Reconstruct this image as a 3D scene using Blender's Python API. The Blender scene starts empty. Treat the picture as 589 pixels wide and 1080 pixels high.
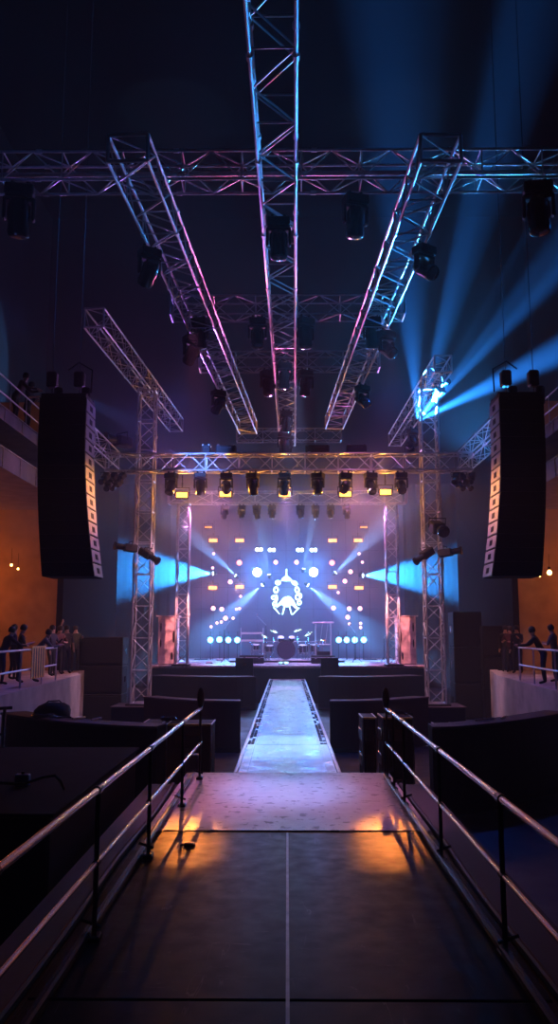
import bpy, bmesh, math, random
from mathutils import Vector, Matrix, Quaternion
R = random.Random(7)
V = Vector
sc = bpy.context.scene
COL = sc.collection
PI = math.pi

# ------------------------------------------------------------------ camera
F = 870.0; W0, H0 = 589.0, 1080.0
PITCH = math.atan(127.0 / F); YAW = math.atan(8.5 / F); EYE = 2.3
cam = bpy.data.cameras.new('camera'); cam_o = bpy.data.objects.new('camera', cam); COL.objects.link(cam_o)
cam.sensor_fit = 'VERTICAL'; cam.sensor_height = 36.0; cam.lens = 36.0 * F / H0
cam.clip_start = 0.05; cam.clip_end = 300
cam_o.location = (0, 0, EYE); cam_o.rotation_euler = (PI / 2 + PITCH, 0, YAW)
sc.camera = cam_o
CM = cam_o.rotation_euler.to_matrix()

def ray(px, py): return CM @ V((px - W0 / 2, H0 / 2 - py, -F))
def at(px, py, y):
    d = ray(px, py); return V((0, 0, EYE)) + d * (y / d.y)
def atz(px, py, z):
    d = ray(px, py); return V((0, 0, EYE)) + d * ((z - EYE) / d.z)

# ------------------------------------------------------------------ materials
MATS = {}
def mat(name, col, rough=.5, metal=0.0, spec=.5, noise=0.0, nscale=8.0, rnoise=0.0, bump=0.0, bscale=40.0, coat=0.0):
    m = bpy.data.materials.new(name); m.use_nodes = True
    nt = m.node_tree; b = nt.nodes['Principled BSDF']
    b.inputs['Base Color'].default_value = (*col, 1); b.inputs['Roughness'].default_value = rough
    b.inputs['Metallic'].default_value = metal; b.inputs['Specular IOR Level'].default_value = spec
    b.inputs['Coat Weight'].default_value = coat
    tc = nt.nodes.new('ShaderNodeTexCoord')
    if noise or rnoise:
        n = nt.nodes.new('ShaderNodeTexNoise'); n.inputs['Scale'].default_value = nscale; n.inputs['Detail'].default_value = 6
        nt.links.new(tc.outputs['Object'], n.inputs['Vector'])
        if noise:
            r = nt.nodes.new('ShaderNodeMapRange'); r.inputs['From Min'].default_value = .3; r.inputs['From Max'].default_value = .7
            r.inputs['To Min'].default_value = 1 - noise; r.inputs['To Max'].default_value = 1 + noise
            nt.links.new(n.outputs['Fac'], r.inputs['Value'])
            mx = nt.nodes.new('ShaderNodeVectorMath'); mx.operation = 'SCALE'; mx.inputs[0].default_value = col
            nt.links.new(r.outputs['Result'], mx.inputs['Scale']); nt.links.new(mx.outputs['Vector'], b.inputs['Base Color'])
        if rnoise:
            r = nt.nodes.new('ShaderNodeMapRange'); r.inputs['From Min'].default_value = .3; r.inputs['From Max'].default_value = .7
            r.inputs['To Min'].default_value = max(.03, rough - rnoise); r.inputs['To Max'].default_value = min(1, rough + rnoise)
            nt.links.new(n.outputs['Fac'], r.inputs['Value']); nt.links.new(r.outputs['Result'], b.inputs['Roughness'])
    if bump:
        n2 = nt.nodes.new('ShaderNodeTexNoise'); n2.inputs['Scale'].default_value = bscale; n2.inputs['Detail'].default_value = 4
        nt.links.new(tc.outputs['Object'], n2.inputs['Vector'])
        bp = nt.nodes.new('ShaderNodeBump'); bp.inputs['Strength'].default_value = bump; bp.inputs['Distance'].default_value = .02
        nt.links.new(n2.outputs['Fac'], bp.inputs['Height']); nt.links.new(bp.outputs['Normal'], b.inputs['Normal'])
    MATS[name] = m; return m
def emis(name, col, st):
    m = bpy.data.materials.new(name); m.use_nodes = True; nt = m.node_tree
    nt.nodes.remove(nt.nodes['Principled BSDF'])
    e = nt.nodes.new('ShaderNodeEmission'); e.inputs['Color'].default_value = (*col, 1); e.inputs['Strength'].default_value = st
    nt.links.new(e.outputs[0], nt.nodes['Material Output'].inputs[0])
    try: m.cycles.emission_sampling = 'NONE'
    except Exception: pass
    MATS[name] = m; return m

ALU = mat('brushed_aluminium', (.55, .55, .57), .36, .6, noise=.15, nscale=5, rnoise=.08)
STEEL = mat('galvanised_tube', (.55, .56, .58), .24, .95, noise=.06, nscale=3)
BLK = mat('black_powder_coat', (.009, .009, .011), .6, .0, spec=.2, noise=.3, nscale=20, bump=.1, bscale=120)
BLKG = mat('black_gloss_plastic', (.01, .01, .012), .22, 0, noise=.2)
CAB = mat('textured_black_cabinet', (.006, .006, .007), .7, 0, spec=.2, noise=.3, nscale=30, bump=.25, bscale=200)
GRILLE = mat('silver_speaker_grille', (.15, .14, .14), .55, .3, noise=.25, nscale=30)
WALLM = mat('dark_wall_paint', (.014, .014, .02), .9, 0, noise=.2, nscale=1.2)
CEILM = mat('black_ceiling_paint', (.004, .004, .005), .95, 0, spec=.1, noise=.2, nscale=2)
PLAST = mat('ochre_plaster', (.42, .30, .20), .85, 0, noise=.18, nscale=1.5, bump=.2, bscale=30)
CONC = mat('pale_concrete', (.36, .33, .34), .75, 0, noise=.25, nscale=1.6, bump=.25, bscale=25)
FLOORM = mat('dark_vinyl_floor', (.014, .015, .022), .5, 0, noise=.3, nscale=1.5, rnoise=.1)
DRAPE = mat('black_serge_drape', (.006, .006, .008), .95, 0, spec=.1, noise=.3, nscale=3)
BACKD = mat('indigo_backcloth', (.04, .04, .09), .9, 0, noise=.2, nscale=1.0)
STAGEM = mat('pale_stage_deck', (.42, .40, .44), .32, 0, noise=.15, nscale=1.5, rnoise=.12)
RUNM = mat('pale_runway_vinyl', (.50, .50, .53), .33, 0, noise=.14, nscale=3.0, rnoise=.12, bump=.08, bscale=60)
TRIM = mat('worn_edge_trim', (.45, .42, .42), .4, .5, noise=.35, nscale=9)
YEL = mat('yellow_edge_tape', (.85, .48, .06), .5, 0, noise=.2)
TOPM = mat('worn_leather_counter_top', (.05, .035, .045), .6, 0, spec=.25, noise=.3, nscale=3)
PINKP = mat('whitewashed_speaker_front', (.62, .50, .50), .5, 0, noise=.3, nscale=3)
TRIMW = mat('pale_rail_paint', (.62, .58, .60), .4, .1, noise=.1)
BALC = mat('balcony_fascia_paint', (.22, .20, .24), .6, 0, noise=.2, nscale=2)
SEAM = mat('worn_metal_seam', (.12, .12, .13), .5, .6, noise=.4, nscale=6)
LENS = mat('dark_glass_lens', (.05, .05, .06), .08, .2, coat=1.0)
SKIN = mat('skin', (.50, .30, .22), .55, 0, noise=.1)
HAIR = mat('dark_hair', (.015, .010, .008), .6, 0, noise=.3, nscale=60)
CHROME = mat('chrome', (.8, .8, .82), .12, 1.0)
DRUMW = mat('dark_drum_shell', (.03, .03, .05), .2, .2, coat=.6)
DRUMH = mat('drum_head', (.5, .5, .52), .5)
BRASS = mat('brass_cymbal', (.75, .6, .3), .25, 1.0, noise=.1)
WHITEP = mat('white_plastic', (.7, .7, .7), .4)
BLUEP = mat('blue_plastic_tag', (.05, .16, .42), .4)
CLOTH = [mat('cloth_%s' % n, c, .85, 0, noise=.2, nscale=20) for n, c in
         (('navy', (.02, .025, .06)), ('black', (.012, .012, .014)), ('maroon', (.08, .02, .025)), ('grey', (.10, .10, .11)), ('olive', (.05, .05, .03)), ('white', (.45, .43, .42)))]
E_AMB = emis('amber_light', (1.0, .40, .06), 5)
E_AMB2 = emis('orange_light', (1.0, .30, .09), 4)
E_AMB3 = emis('dim_amber_light', (1.0, .38, .04), 2.0)
E_WHT = emis('cool_white_light', (.62, .86, 1.0), 20)
E_BIG = emis('white_flood_light', (.7, .9, 1.0), 40)
E_CYAN = emis('cyan_light', (.12, .66, 1.0), 12)
E_PNK = emis('pink_white_light', (1.0, .5, .62), 3)
E_RED = emis('salmon_light', (1.0, .30, .26), 3.2)
E_CREST = emis('crest_lamp_face', (.50, .86, 1.0), 4.5)
E_BULB = emis('tungsten_bulb', (1.0, .5, .12), 14)

def platform_mat(name, base, scr, rough, spec, blot=0.0):
    """stage board: scratches and scuffs with shapes of their own"""
    m = mat(name, base, rough, 0, spec=spec, rnoise=.1, nscale=5)
    nt = m.node_tree; b = nt.nodes['Principled BSDF']; tc = nt.nodes['Texture Coordinate']
    col = nt.nodes.new('ShaderNodeRGB'); col.outputs[0].default_value = (*base, 1)
    last = col.outputs[0]
    for i, (rot, sx, sy, thr) in enumerate(((.3, 9, .9, .012), (1.4, 1.1, 11, .010), (2.2, 3, 9, .010))):
        mp = nt.nodes.new('ShaderNodeMapping'); mp.inputs['Rotation'].default_value = (0, 0, rot); mp.inputs['Scale'].default_value = (sx * .25, sy * .25, 1)
        n = nt.nodes.new('ShaderNodeTexNoise'); n.inputs['Scale'].default_value = 1.3 + i * .6; n.inputs['Detail'].default_value = 5; n.inputs['Distortion'].default_value = .6
        nt.links.new(tc.outputs['Object'], mp.inputs[0]); nt.links.new(mp.outputs[0], n.inputs['Vector'])
        s = nt.nodes.new('ShaderNodeMath'); s.operation = 'SUBTRACT'; s.inputs[1].default_value = .56 + .02 * i
        a = nt.nodes.new('ShaderNodeMath'); a.operation = 'ABSOLUTE'
        nt.links.new(n.outputs['Fac'], s.inputs[0]); nt.links.new(s.outputs[0], a.inputs[0])
        r = nt.nodes.new('ShaderNodeMapRange'); r.inputs['From Max'].default_value = thr * .35; r.inputs['To Min'].default_value = .75; r.inputs['To Max'].default_value = 0
        nt.links.new(a.outputs[0], r.inputs['Value'])
        br = nt.nodes.new('ShaderNodeTexNoise'); br.inputs['Scale'].default_value = 2.1 + i; nt.links.new(tc.outputs['Object'], br.inputs['Vector'])
        st = nt.nodes.new('ShaderNodeMapRange'); st.inputs['From Min'].default_value = .54; st.inputs['From Max'].default_value = .6
        nt.links.new(br.outputs['Fac'], st.inputs['Value'])
        mu = nt.nodes.new('ShaderNodeMath'); mu.operation = 'MULTIPLY'; nt.links.new(r.outputs[0], mu.inputs[0]); nt.links.new(st.outputs[0], mu.inputs[1])
        mx = nt.nodes.new('ShaderNodeMix'); mx.data_type = 'RGBA'; mx.inputs['B'].default_value = (*scr, 1)
        nt.links.new(mu.outputs[0], mx.inputs['Factor']); nt.links.new(last, mx.inputs['A']); last = mx.outputs['Result']
    if blot:
        n = nt.nodes.new('ShaderNodeTexVoronoi'); n.inputs['Scale'].default_value = 3.3; nt.links.new(tc.outputs['Object'], n.inputs['Vector'])
        n2 = nt.nodes.new('ShaderNodeTexNoise'); n2.inputs['Scale'].default_value = 7.0; n2.inputs['Detail'].default_value = 6; nt.links.new(tc.outputs['Object'], n2.inputs['Vector'])
        r = nt.nodes.new('ShaderNodeMapRange'); r.inputs['From Min'].default_value = .60; r.inputs['From Max'].default_value = .62; r.inputs['To Max'].default_value = blot
        nt.links.new(n2.outputs['Fac'], r.inputs['Value'])
        mx = nt.nodes.new('ShaderNodeMix'); mx.data_type = 'RGBA'; mx.inputs['B'].default_value = (.05, .045, .05, 1)
        nt.links.new(r.outputs[0], mx.inputs['Factor']); nt.links.new(last, mx.inputs['A']); last = mx.outputs['Result']
    nt.links.new(last, b.inputs['Base Color'])
    return m
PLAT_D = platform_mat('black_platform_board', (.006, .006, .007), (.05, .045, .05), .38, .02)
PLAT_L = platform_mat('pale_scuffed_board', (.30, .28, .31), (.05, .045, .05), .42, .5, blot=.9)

# ------------------------------------------------------------------ mesh helpers
class MB:
    def __init__(s): s.v = []; s.f = []; s.mi = []; s.cur = 0
    def add(s, vs, fs):
        b = len(s.v); s.v += [tuple(v) for v in vs]; s.f += [tuple(i + b for i in f) for f in fs]; s.mi += [s.cur] * len(fs); return s
    def box(s, lo, hi, M=None):
        x0, y0, z0 = lo; x1, y1, z1 = hi
        vs = [V(p) for p in ((x0, y0, z0), (x1, y0, z0), (x1, y1, z0), (x0, y1, z0), (x0, y0, z1), (x1, y0, z1), (x1, y1, z1), (x0, y1, z1))]
        if M is not None: vs = [M @ v for v in vs]
        return s.add(vs, [(0, 3, 2, 1), (4, 5, 6, 7), (0, 1, 5, 4), (1, 2, 6, 5), (2, 3, 7, 6), (3, 0, 4, 7)])
    def cbox(s, lo, hi, c=.01, M=None):
        """box with chamfered edges"""
        lo, hi = V(lo), V(hi); c = min(c, *[(hi[i] - lo[i]) * .45 for i in range(3)])
        vs = []; idx = {}
        for sx in (0, 1):
            for sy in (0, 1):
                for sz in (0, 1):
                    sg = (sx, sy, sz)
                    for ax in range(3):
                        p = V([(hi[i] if sg[i] else lo[i]) for i in range(3)])
                        for i in range(3):
                            if i != ax: p[i] += (-c if sg[i] else c)
                        idx[(sx, sy, sz, ax)] = len(vs); vs.append(M @ p if M is not None else p)
        fs = []
        for ax in range(3):
            o = [i for i in range(3) if i != ax]
            for sd in (0, 1):
                q = []
                for a, b in ((0, 0), (1, 0), (1, 1), (0, 1)):
                    k = [0, 0, 0]; k[ax] = sd; k[o[0]] = a; k[o[1]] = b; q.append(idx[(*k, ax)])
                flip = (sd == 0) != (ax == 1)
                fs.append(tuple(q[::-1] if flip else q))
        for ax in range(3):
            o = [i for i in range(3) if i != ax]
            for a in (0, 1):
                for b in (0, 1):
                    def k(t, face):
                        q = [0, 0, 0]; q[ax] = t; q[o[0]] = a; q[o[1]] = b; return idx[(*q, face)]
                    fs.append((k(0, o[0]), k(1, o[0]), k(1, o[1]), k(0, o[1])))
        for sx in (0, 1):
            for sy in (0, 1):
                for sz in (0, 1): fs.append(tuple(idx[(sx, sy, sz, a)] for a in range(3)))
        return s.add(vs, fs)
    def tube(s, p, q, r, n=6, r2=None, cap=True):
        p, q = V(p), V(q); d = q - p
        if d.length < 1e-6: return s
        u = d.orthogonal().normalized(); w = d.normalized().cross(u); r2 = r if r2 is None else r2
        vs = []
        for c, rr in ((p, r), (q, r2)):
            for i in range(n):
                a = 2 * PI * i / n; vs.append(c + (u * math.cos(a) + w * math.sin(a)) * rr)
        fs = [(i, (i + 1) % n, n + (i + 1) % n, n + i) for i in range(n)]
        if cap: fs += [tuple(range(n))[::-1], tuple(range(n, 2 * n))]
        return s.add(vs, fs)
    def path(s, pts, r, n=8):
        pts = [V(p) for p in pts]; vs = []; u = None
        for i, p in enumerate(pts):
            d = (pts[min(i + 1, len(pts) - 1)] - pts[max(i - 1, 0)]).normalized()
            u = d.orthogonal().normalized() if u is None else (u - d * u.dot(d)).normalized()
            w = d.cross(u)
            for k in range(n):
                a = 2 * PI * k / n; vs.append(p + (u * math.cos(a) + w * math.sin(a)) * r)
        fs = []
        for i in range(len(pts) - 1):
            for k in range(n): fs.append((i * n + k, i * n + (k + 1) % n, (i + 1) * n + (k + 1) % n, (i + 1) * n + k))
        fs += [tuple(range(n))[::-1], tuple(range((len(pts) - 1) * n, len(pts) * n))]
        return s.add(vs, fs)
    def lathe(s, prof, n=16, M=None):
        """profile of (radius, z) about z"""
        vs = []
        for r, z in prof:
            for k in range(n):
                a = 2 * PI * k / n; v = V((r * math.cos(a), r * math.sin(a), z)); vs.append(M @ v if M is not None else v)
        fs = []
        for i in range(len(prof) - 1):
            for k in range(n): fs.append((i * n + k, i * n + (k + 1) % n, (i + 1) * n + (k + 1) % n, (i + 1) * n + k))
        fs += [tuple(range(n))[::-1], tuple(range((len(prof) - 1) * n, len(prof) * n))]
        return s.add(vs, fs)
    def prism(s, poly, e):
        """polygon (list of 3-D points) pushed along vector e"""
        e = V(e); n = len(poly); vs = [V(p) for p in poly] + [V(p) + e for p in poly]
        return s.add(vs, [tuple(range(n))[::-1], tuple(range(n, 2 * n))] + [(i, (i + 1) % n, n + (i + 1) % n, n + i) for i in range(n)])
    def mesh(s, name, mats):
        me = bpy.data.meshes.new(name); me.from_pydata(s.v, [], s.f)
        for m in (mats if isinstance(mats, (list, tuple)) else [mats]): me.materials.append(m)
        for p, i in zip(me.polygons, s.mi): p.material_index = i
        me.validate(); bm = bmesh.new(); bm.from_mesh(me); bmesh.ops.recalc_face_normals(bm, faces=bm.faces); bm.to_mesh(me); bm.free()
        return me
    def build(s, name, mats, parent=None, smooth=False, loc=None):
        me = s.mesh(name, mats)
        if smooth:
            for p in me.polygons: p.use_smooth = True
            try: me.set_sharp_from_angle(angle=math.radians(40))
            except Exception: pass
        o = bpy.data.objects.new(name, me); COL.objects.link(o)
        if parent is not None: o.parent = parent
        if loc is not None: o.location = loc
        return o

def thing(name, label, cat, loc=(0, 0, 0), group=None, rot=None):
    o = bpy.data.objects.new(name, None); COL.objects.link(o); o.location = loc; o.empty_display_size = .1
    if rot is not None: o.rotation_euler = rot
    return tag(o, label, cat, group)
def tag(o, label, cat, group=None):
    o['label'] = label; o['category'] = cat
    if group: o['group'] = group
    return o
def struct(o): o['kind'] = 'structure'; return o
def dup(root, label, loc, group=None, rot=None):
    r = root.copy(); COL.objects.link(r); r.location = loc; r['label'] = label
    if rot is not None: r.rotation_euler = rot
    if group: r['group'] = group
    for ch in root.children:
        if ch.type == 'LIGHT': continue
        c = ch.copy(); COL.objects.link(c); c.parent = r
        for g in ch.children:
            if g.type == 'LIGHT': continue
            d = g.copy(); COL.objects.link(d); d.parent = c
    return r

def lamp(kind, loc, col, power, direction=None, size=.06, angle=30, blend=.4, parent=None):
    l = bpy.data.lights.new('%s_glow' % kind, 'SPOT' if direction is not None else 'POINT')
    l.color = col; l.energy = power; l.shadow_soft_size = size
    if direction is not None: l.spot_size = math.radians(angle); l.spot_blend = blend
    o = bpy.data.objects.new('%s_glow' % kind, l); COL.objects.link(o); o.location = loc
    if direction is not None: o.rotation_euler = V(direction).to_track_quat('-Z', 'Y').to_euler()
    return o

# ------------------------------------------------------------------ the room
STAGE_Y, STAGE_Z, FLOOR_Z = 42.0, .65, -1.2
def slab(name, lo, hi, m): return struct(MB().box(lo, hi).build(name, m))
slab('floor', (-17, -4, FLOOR_Z - .3), (17, 56, FLOOR_Z), FLOORM)
slab('ceiling', (-17, -4, 32), (17, 56, 32.3), CEILM)
slab('wall_left', (-17.3, -4, FLOOR_Z - .3), (-17, 56, 32.3), WALLM)
slab('wall_right', (17, -4, FLOOR_Z - .3), (17.3, 56, 32.3), WALLM)
slab('wall_back', (-17.3, 56, FLOOR_Z - .3), (17.3, 56.3, 32.3), WALLM)
slab('wall_front', (-17.3, -4.3, FLOOR_Z - .3), (17.3, -4, 32.3), CEILM)

# ------------------------------------------------------------------ trusses
def truss(name, p0, p1, w, h, label, cat='truss', group=None, bay=None, r=.025, up=V((0, 0, 1)), mat_=None, ends=True):
    """box truss: four chords, lacing on four sides, p0 and p1 are the middle of the underside"""
    p0, p1 = V(p0), V(p1); L = (p1 - p0).length; d = (p1 - p0) / L
    u = d.cross(up).normalized(); v = u.cross(d).normalized(); m_ = mat_ or ALU
    t = thing(name, label, cat, p0, group)
    bay = bay or w; n = max(2, round(L / bay)); st = L / n
    cs = [u * (-w / 2), u * (w / 2), u * (w / 2) + v * h, u * (-w / 2) + v * h]
    for c in cs:
        cb = MB().tube(c, c + d * L, r, 8); q = 2.5
        while q < L - .5: cb.tube(c + d * (q - .05), c + d * (q + .05), r * 1.6, 8); q += 2.5      # couplers
        cb.build('chord', m_, t, smooth=True)
    b = MB(); rr = r * .55
    for k in range(4):
        a, c = cs[k], cs[(k + 1) % 4]
        for i in range(n):
            s, e = (a, c) if (i + k) % 2 else (c, a)
            b.tube(s + d * st * i, e + d * st * (i + 1), rr, 5, cap=False)
            if i % 2 == 0: b.tube(a + d * st * i, c + d * st * i, rr, 5, cap=False)
    b.build('lacing', m_, t, smooth=True)
    if ends:
        for q in (0.0, L):
            f = MB()
            for k in range(4): f.tube(cs[k] + d * q, cs[(k + 1) % 4] + d * q, r * 1.1, 6)
            f.build('end_frame', m_, t)
    return t

ZG = EYE + 8.1
def xat(px, py, y): return at(px, py, y).x
T1Y, T2Y, T3Y, T4Y = 14.1, 20.5, 24.8, 34.5
truss('lighting_truss', (-9.5, T1Y, ZG), (9.5, T1Y, ZG), .5, .55, 'wide crosswise lighting truss nearest the camera, spanning the whole picture', group='crosswise ceiling trusses', bay=.55)
truss('lighting_truss', (xat(181, 342, T2Y), T2Y, ZG), (xat(426, 342, T2Y), T2Y, ZG), .55, .5, 'second crosswise truss from the camera, short, half way up to the stage', group='crosswise ceiling trusses', bay=.55)
truss('lighting_truss', (xat(211, 392, T3Y), T3Y, ZG), (xat(400, 392, T3Y), T3Y, ZG), .55, .5, 'third crosswise truss from the camera, just above the purple haze', group='crosswise ceiling trusses', bay=.55)
truss('lighting_truss', (xat(250, 466, T4Y), T4Y, ZG), (xat(360, 466, T4Y), T4Y, ZG), .5, .5, 'farthest crosswise truss at the far ends of the lengthwise ceiling trusses', group='crosswise ceiling trusses', bay=.55)
ZL = ZG - .5
a, b = atz(286, 0, ZL), atz(303.5, 470, ZL); d = (b - a).normalized()
truss('lighting_truss', a - d * 4, b, .62, .46, 'middle lengthwise ceiling truss running from overhead straight to the stage', group='lengthwise ceiling trusses', bay=.8, r=.032)
CT = (a - d * 4, b)
a, b = atz(151, 207, ZL), atz(262, 457, ZL); d = (b - a).normalized()
LT = (a - d * 1.1, b)
truss('lighting_truss', LT[0], LT[1], .66, .46, 'purple lit lengthwise ceiling truss slanting in from the left', group='lengthwise ceiling trusses', bay=.62, r=.03)
a, b = atz(451, 207, ZL), atz(353, 452, ZL); d = (b - a).normalized()
RT = (a - d * 1.1, b)
truss('lighting_truss', RT[0], RT[1], .66, .46, 'bright blue lengthwise ceiling truss slanting in from the right', group='lengthwise ceiling trusses', bay=.62, r=.03)
# wide conduit carried inside the nearest cross truss
tag(MB().tube((-9.3, T1Y + .05, ZG + .27), (9.3, T1Y + .05, ZG + .27), .045, 10).build('cable_conduit', ALU, smooth=True), 'long straight metal conduit lying inside the nearest crosswise truss', 'conduit')

ZS = 11.5
MY = 30.0; MZ = 8.2
sideL = (atz(99, 345, ZS), atz(186, 455, ZS)); sideR = (atz(468, 392, ZS), atz(417, 470, ZS))
truss('lighting_truss', sideL[0], sideL[1], .6, .6, 'lengthwise truss resting high on the left tower, its open end towards the camera', group='side trusses on the towers', bay=.65, r=.032)
truss('lighting_truss', sideR[0], sideR[1], .6, .6, 'blue lit lengthwise truss resting high on the right tower', group='side trusses on the towers', bay=.65, r=.032)
x0, x1 = xat(113, 489, MY), xat(497, 489, MY)
truss('lighting_truss', (x0, MY, MZ), (x1, MY, MZ), .55, .62, 'main stage truss carrying the row of moving heads between two towers', bay=.62, r=.035)
truss('lighting_truss', (x0 + .3, MY - .5, MZ), (x0 + .1, MY - 7.2, MZ + .1), .5, .62, 'short outrigger truss between left speaker hang and main truss', group='outrigger trusses', bay=.8)
truss('lighting_truss', (x1 - .3, MY - .5, MZ), (x1 - .1, MY - 7.2, MZ + .1), .5, .62, 'short outrigger truss between right speaker hang and main truss', group='outrigger trusses', bay=.8)
SMY = 42.2; SMZ = 8.9
lx, rx = xat(193, 610, SMY), xat(414, 610, SMY)
truss('lighting_truss', (lx - .8, SMY, SMZ), (rx + .8, SMY, SMZ), .55, .6, 'rear stage truss behind the amber lamps, resting on the inner towers', bay=1.1, r=.03)
def tower(x, y, z0, z1, w, label, group):
    t = truss('truss_tower', (x, y - w / 2, z0), (x, y - w / 2, z1), w, w, label, 'tower', group, bay=w * .95, r=.036, up=V((0, 1, 0)))
    MB().cbox((-w * .75, -w * .3, -.06), (w * .75, w * 1.3, 0), .01).build('base_plate', BLK, t)
    return t
tlx, trx = xat(148.5, 570, MY), xat(459.5, 570, MY)
tower(tlx, MY + .75, -.25, ZS - .02, .62, 'tall outer truss tower at left, beside the left speaker hang', 'outer towers')
tower(trx, MY + .75, -.25, ZS - .02, .62, 'tall outer truss tower at right, beside the right speaker hang', 'outer towers')
tower(lx, SMY, STAGE_Z + .06, SMZ - .02, .6, 'inner truss tower on the left edge of the stage', 'inner towers')
tower(rx, SMY, STAGE_Z + .06, SMZ - .02, .6, 'inner truss tower on the right edge of the stage', 'inner towers')
for x, s in ((tlx, 'left'), (trx, 'right')):
    t = thing('tower_plinth', 'low black plinth under the outer truss tower at %s' % s, 'plinth', (x, MY + .75, FLOOR_Z), 'tower plinths')
    MB().cbox((-.9, -.8, 0), (.9, .8, .86), .02).build('body', BLK, t)
    MB().cbox((-.95, -.85, .86), (.95, .85, .89), .01).build('top', TOPM, t)

# ------------------------------------------------------------------ stage
t = thing('stage', 'wide low concert stage with pale shiny deck and black front', 'stage', (0, STAGE_Y, FLOOR_Z))
HZ = STAGE_Z - FLOOR_Z
MB().cbox((-7.1, 0, HZ - .12), (7.1, 12.8, HZ), .02).build('deck', STAGEM, t)
MB().box((-6.9, .1, 0), (6.9, 12.6, HZ - .12)).build('fascia', BLK, t)
MB().box((-7.1, -.02, HZ - .10), (7.1, .0, HZ - .02)).build('edge_trim', TRIM, t)
b = MB()
for x in (-4.7, -2.35, 0, 2.35, 4.7): b.box((x - .008, .0, HZ + .0005), (x + .008, 12.8, HZ + .002))
for y in (2.4, 4.8, 7.2): b.box((-7.1, y - .008, HZ + .0005), (7.1, y + .008, HZ + .002))
b.build('deck_seam', BLK, t)
# curved aprons in front of the stage (arcs)
def arc_bench(name, label, pts, ztop, zbot, thick, m_body, m_top, group=None, lip=.03, cat='barrier', caps=()):
    """curved counter along pts (xy), front faces the camera"""
    t = thing(name, label, cat, (pts[0][0], pts[0][1], zbot), group); o = V((pts[0][0], pts[0][1], zbot))
    P = [V((x, y, 0)) for x, y in pts]; n = len(P); N = []
    for i in range(n):
        dd = (P[min(i + 1, n - 1)] - P[max(i - 1, 0)]).normalized(); N.append(V((-dd.y, dd.x, 0)))
    if N[n // 2].y < 0: N = [-q for q in N]
    def sweep(prof, nm, mm):
        b = MB(); vs = []; k = len(prof)
        for p, q in zip(P, N):
            for (dd, z) in prof: vs.append(p + q * dd + V((0, 0, z)) - o)
        fs = []
        for i in range(n - 1):
            for j in range(k): fs.append((i * k + j, i * k + (j + 1) % k, (i + 1) * k + (j + 1) % k, (i + 1) * k + j))
        fs += [tuple(range(k)), tuple(range((n - 1) * k, n * k))[::-1]]
        b.add(vs, fs); return b.build(nm, mm, t)
    sweep([(0, zbot), (thick, zbot), (thick, ztop - .05), (0, ztop - .05)], 'body', m_body)
    sweep([(-lip, ztop - .05), (-lip, ztop - .015), (-lip + .015, ztop), (thick + lip, ztop), (thick + lip, ztop - .05)], 'top', m_top)
    sweep([(-.012, zbot + .02), (0, zbot + .02), (0, zbot + .14), (-.012, zbot + .14)], 'kickboard', BLKG)
    return t
def curve(a, m, b, n=14):
    """quadratic through three xy points"""
    a, m, b = V(a), V(m), V(b); c = m * 2 - (a + b) / 2
    return [tuple((a * (1 - s) ** 2 + c * 2 * s * (1 - s) + b * s * s)) for s in [i / n for i in range(n + 1)]]
def g(px, py, y): q = at(px, py, y); return q
# big near counters
zt = ztc = g(165, 766, 16.5).z
arc_bench('curved_counter', 'large black curved counter in the near left, behind the left handrail',
          curve((g(166, 766, 16.5).x, 16.5), (g(70, 757, 17.4).x, 17.4), (g(2, 745, 19.3).x, 19.3)), zt, FLOOR_Z, .55, BLK, TOPM, 'near curved counters')
arc_bench('curved_counter', 'large black curved counter in the near right, behind the right handrail',
          curve((g(456, 762, 16.5).x, 16.5), (g(520, 757, 17.2).x, 17.2), (g(600, 735, 19.6).x, 19.6)), zt, FLOOR_Z, .55, BLK, TOPM, 'near curved counters')
zt2 = g(253, 739, 25).z
arc_bench('curved_counter', 'curved black counter left of the runway in the middle distance', curve((g(254, 739, 25).x, 25), (g(200, 738, 25.3).x, 25.3), (g(152, 733, 26.6).x, 26.6)), zt2, FLOOR_Z, .5, BLK, TOPM, 'middle curved counters')
arc_bench('curved_counter', 'curved black counter right of the runway in the middle distance', curve((g(348, 739, 25).x, 25), (g(400, 738, 25.3).x, 25.3), (g(452, 732, 26.6).x, 26.6)), zt2, FLOOR_Z, .5, BLK, TOPM, 'middle curved counters')
zt3 = g(250, 714, 38).z
arc_bench('curved_counter', 'farthest curved black step left of the runway, below the stage edge', curve((g(270, 713, 38.5).x, 38.5), (g(220, 714, 38.2).x, 38.2), (g(160, 708, 39.5).x, 39.5)), zt3, FLOOR_Z, .9, BLK, TOPM, 'far curved steps')
arc_bench('curved_counter', 'farthest curved black step right of the runway, below the stage edge', curve((g(336, 713, 38.5).x, 38.5), (g(385, 714, 38.2).x, 38.2), (g(446, 708, 39.5).x, 39.5)), zt3, FLOOR_Z, .9, BLK, TOPM, 'far curved steps')

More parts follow.
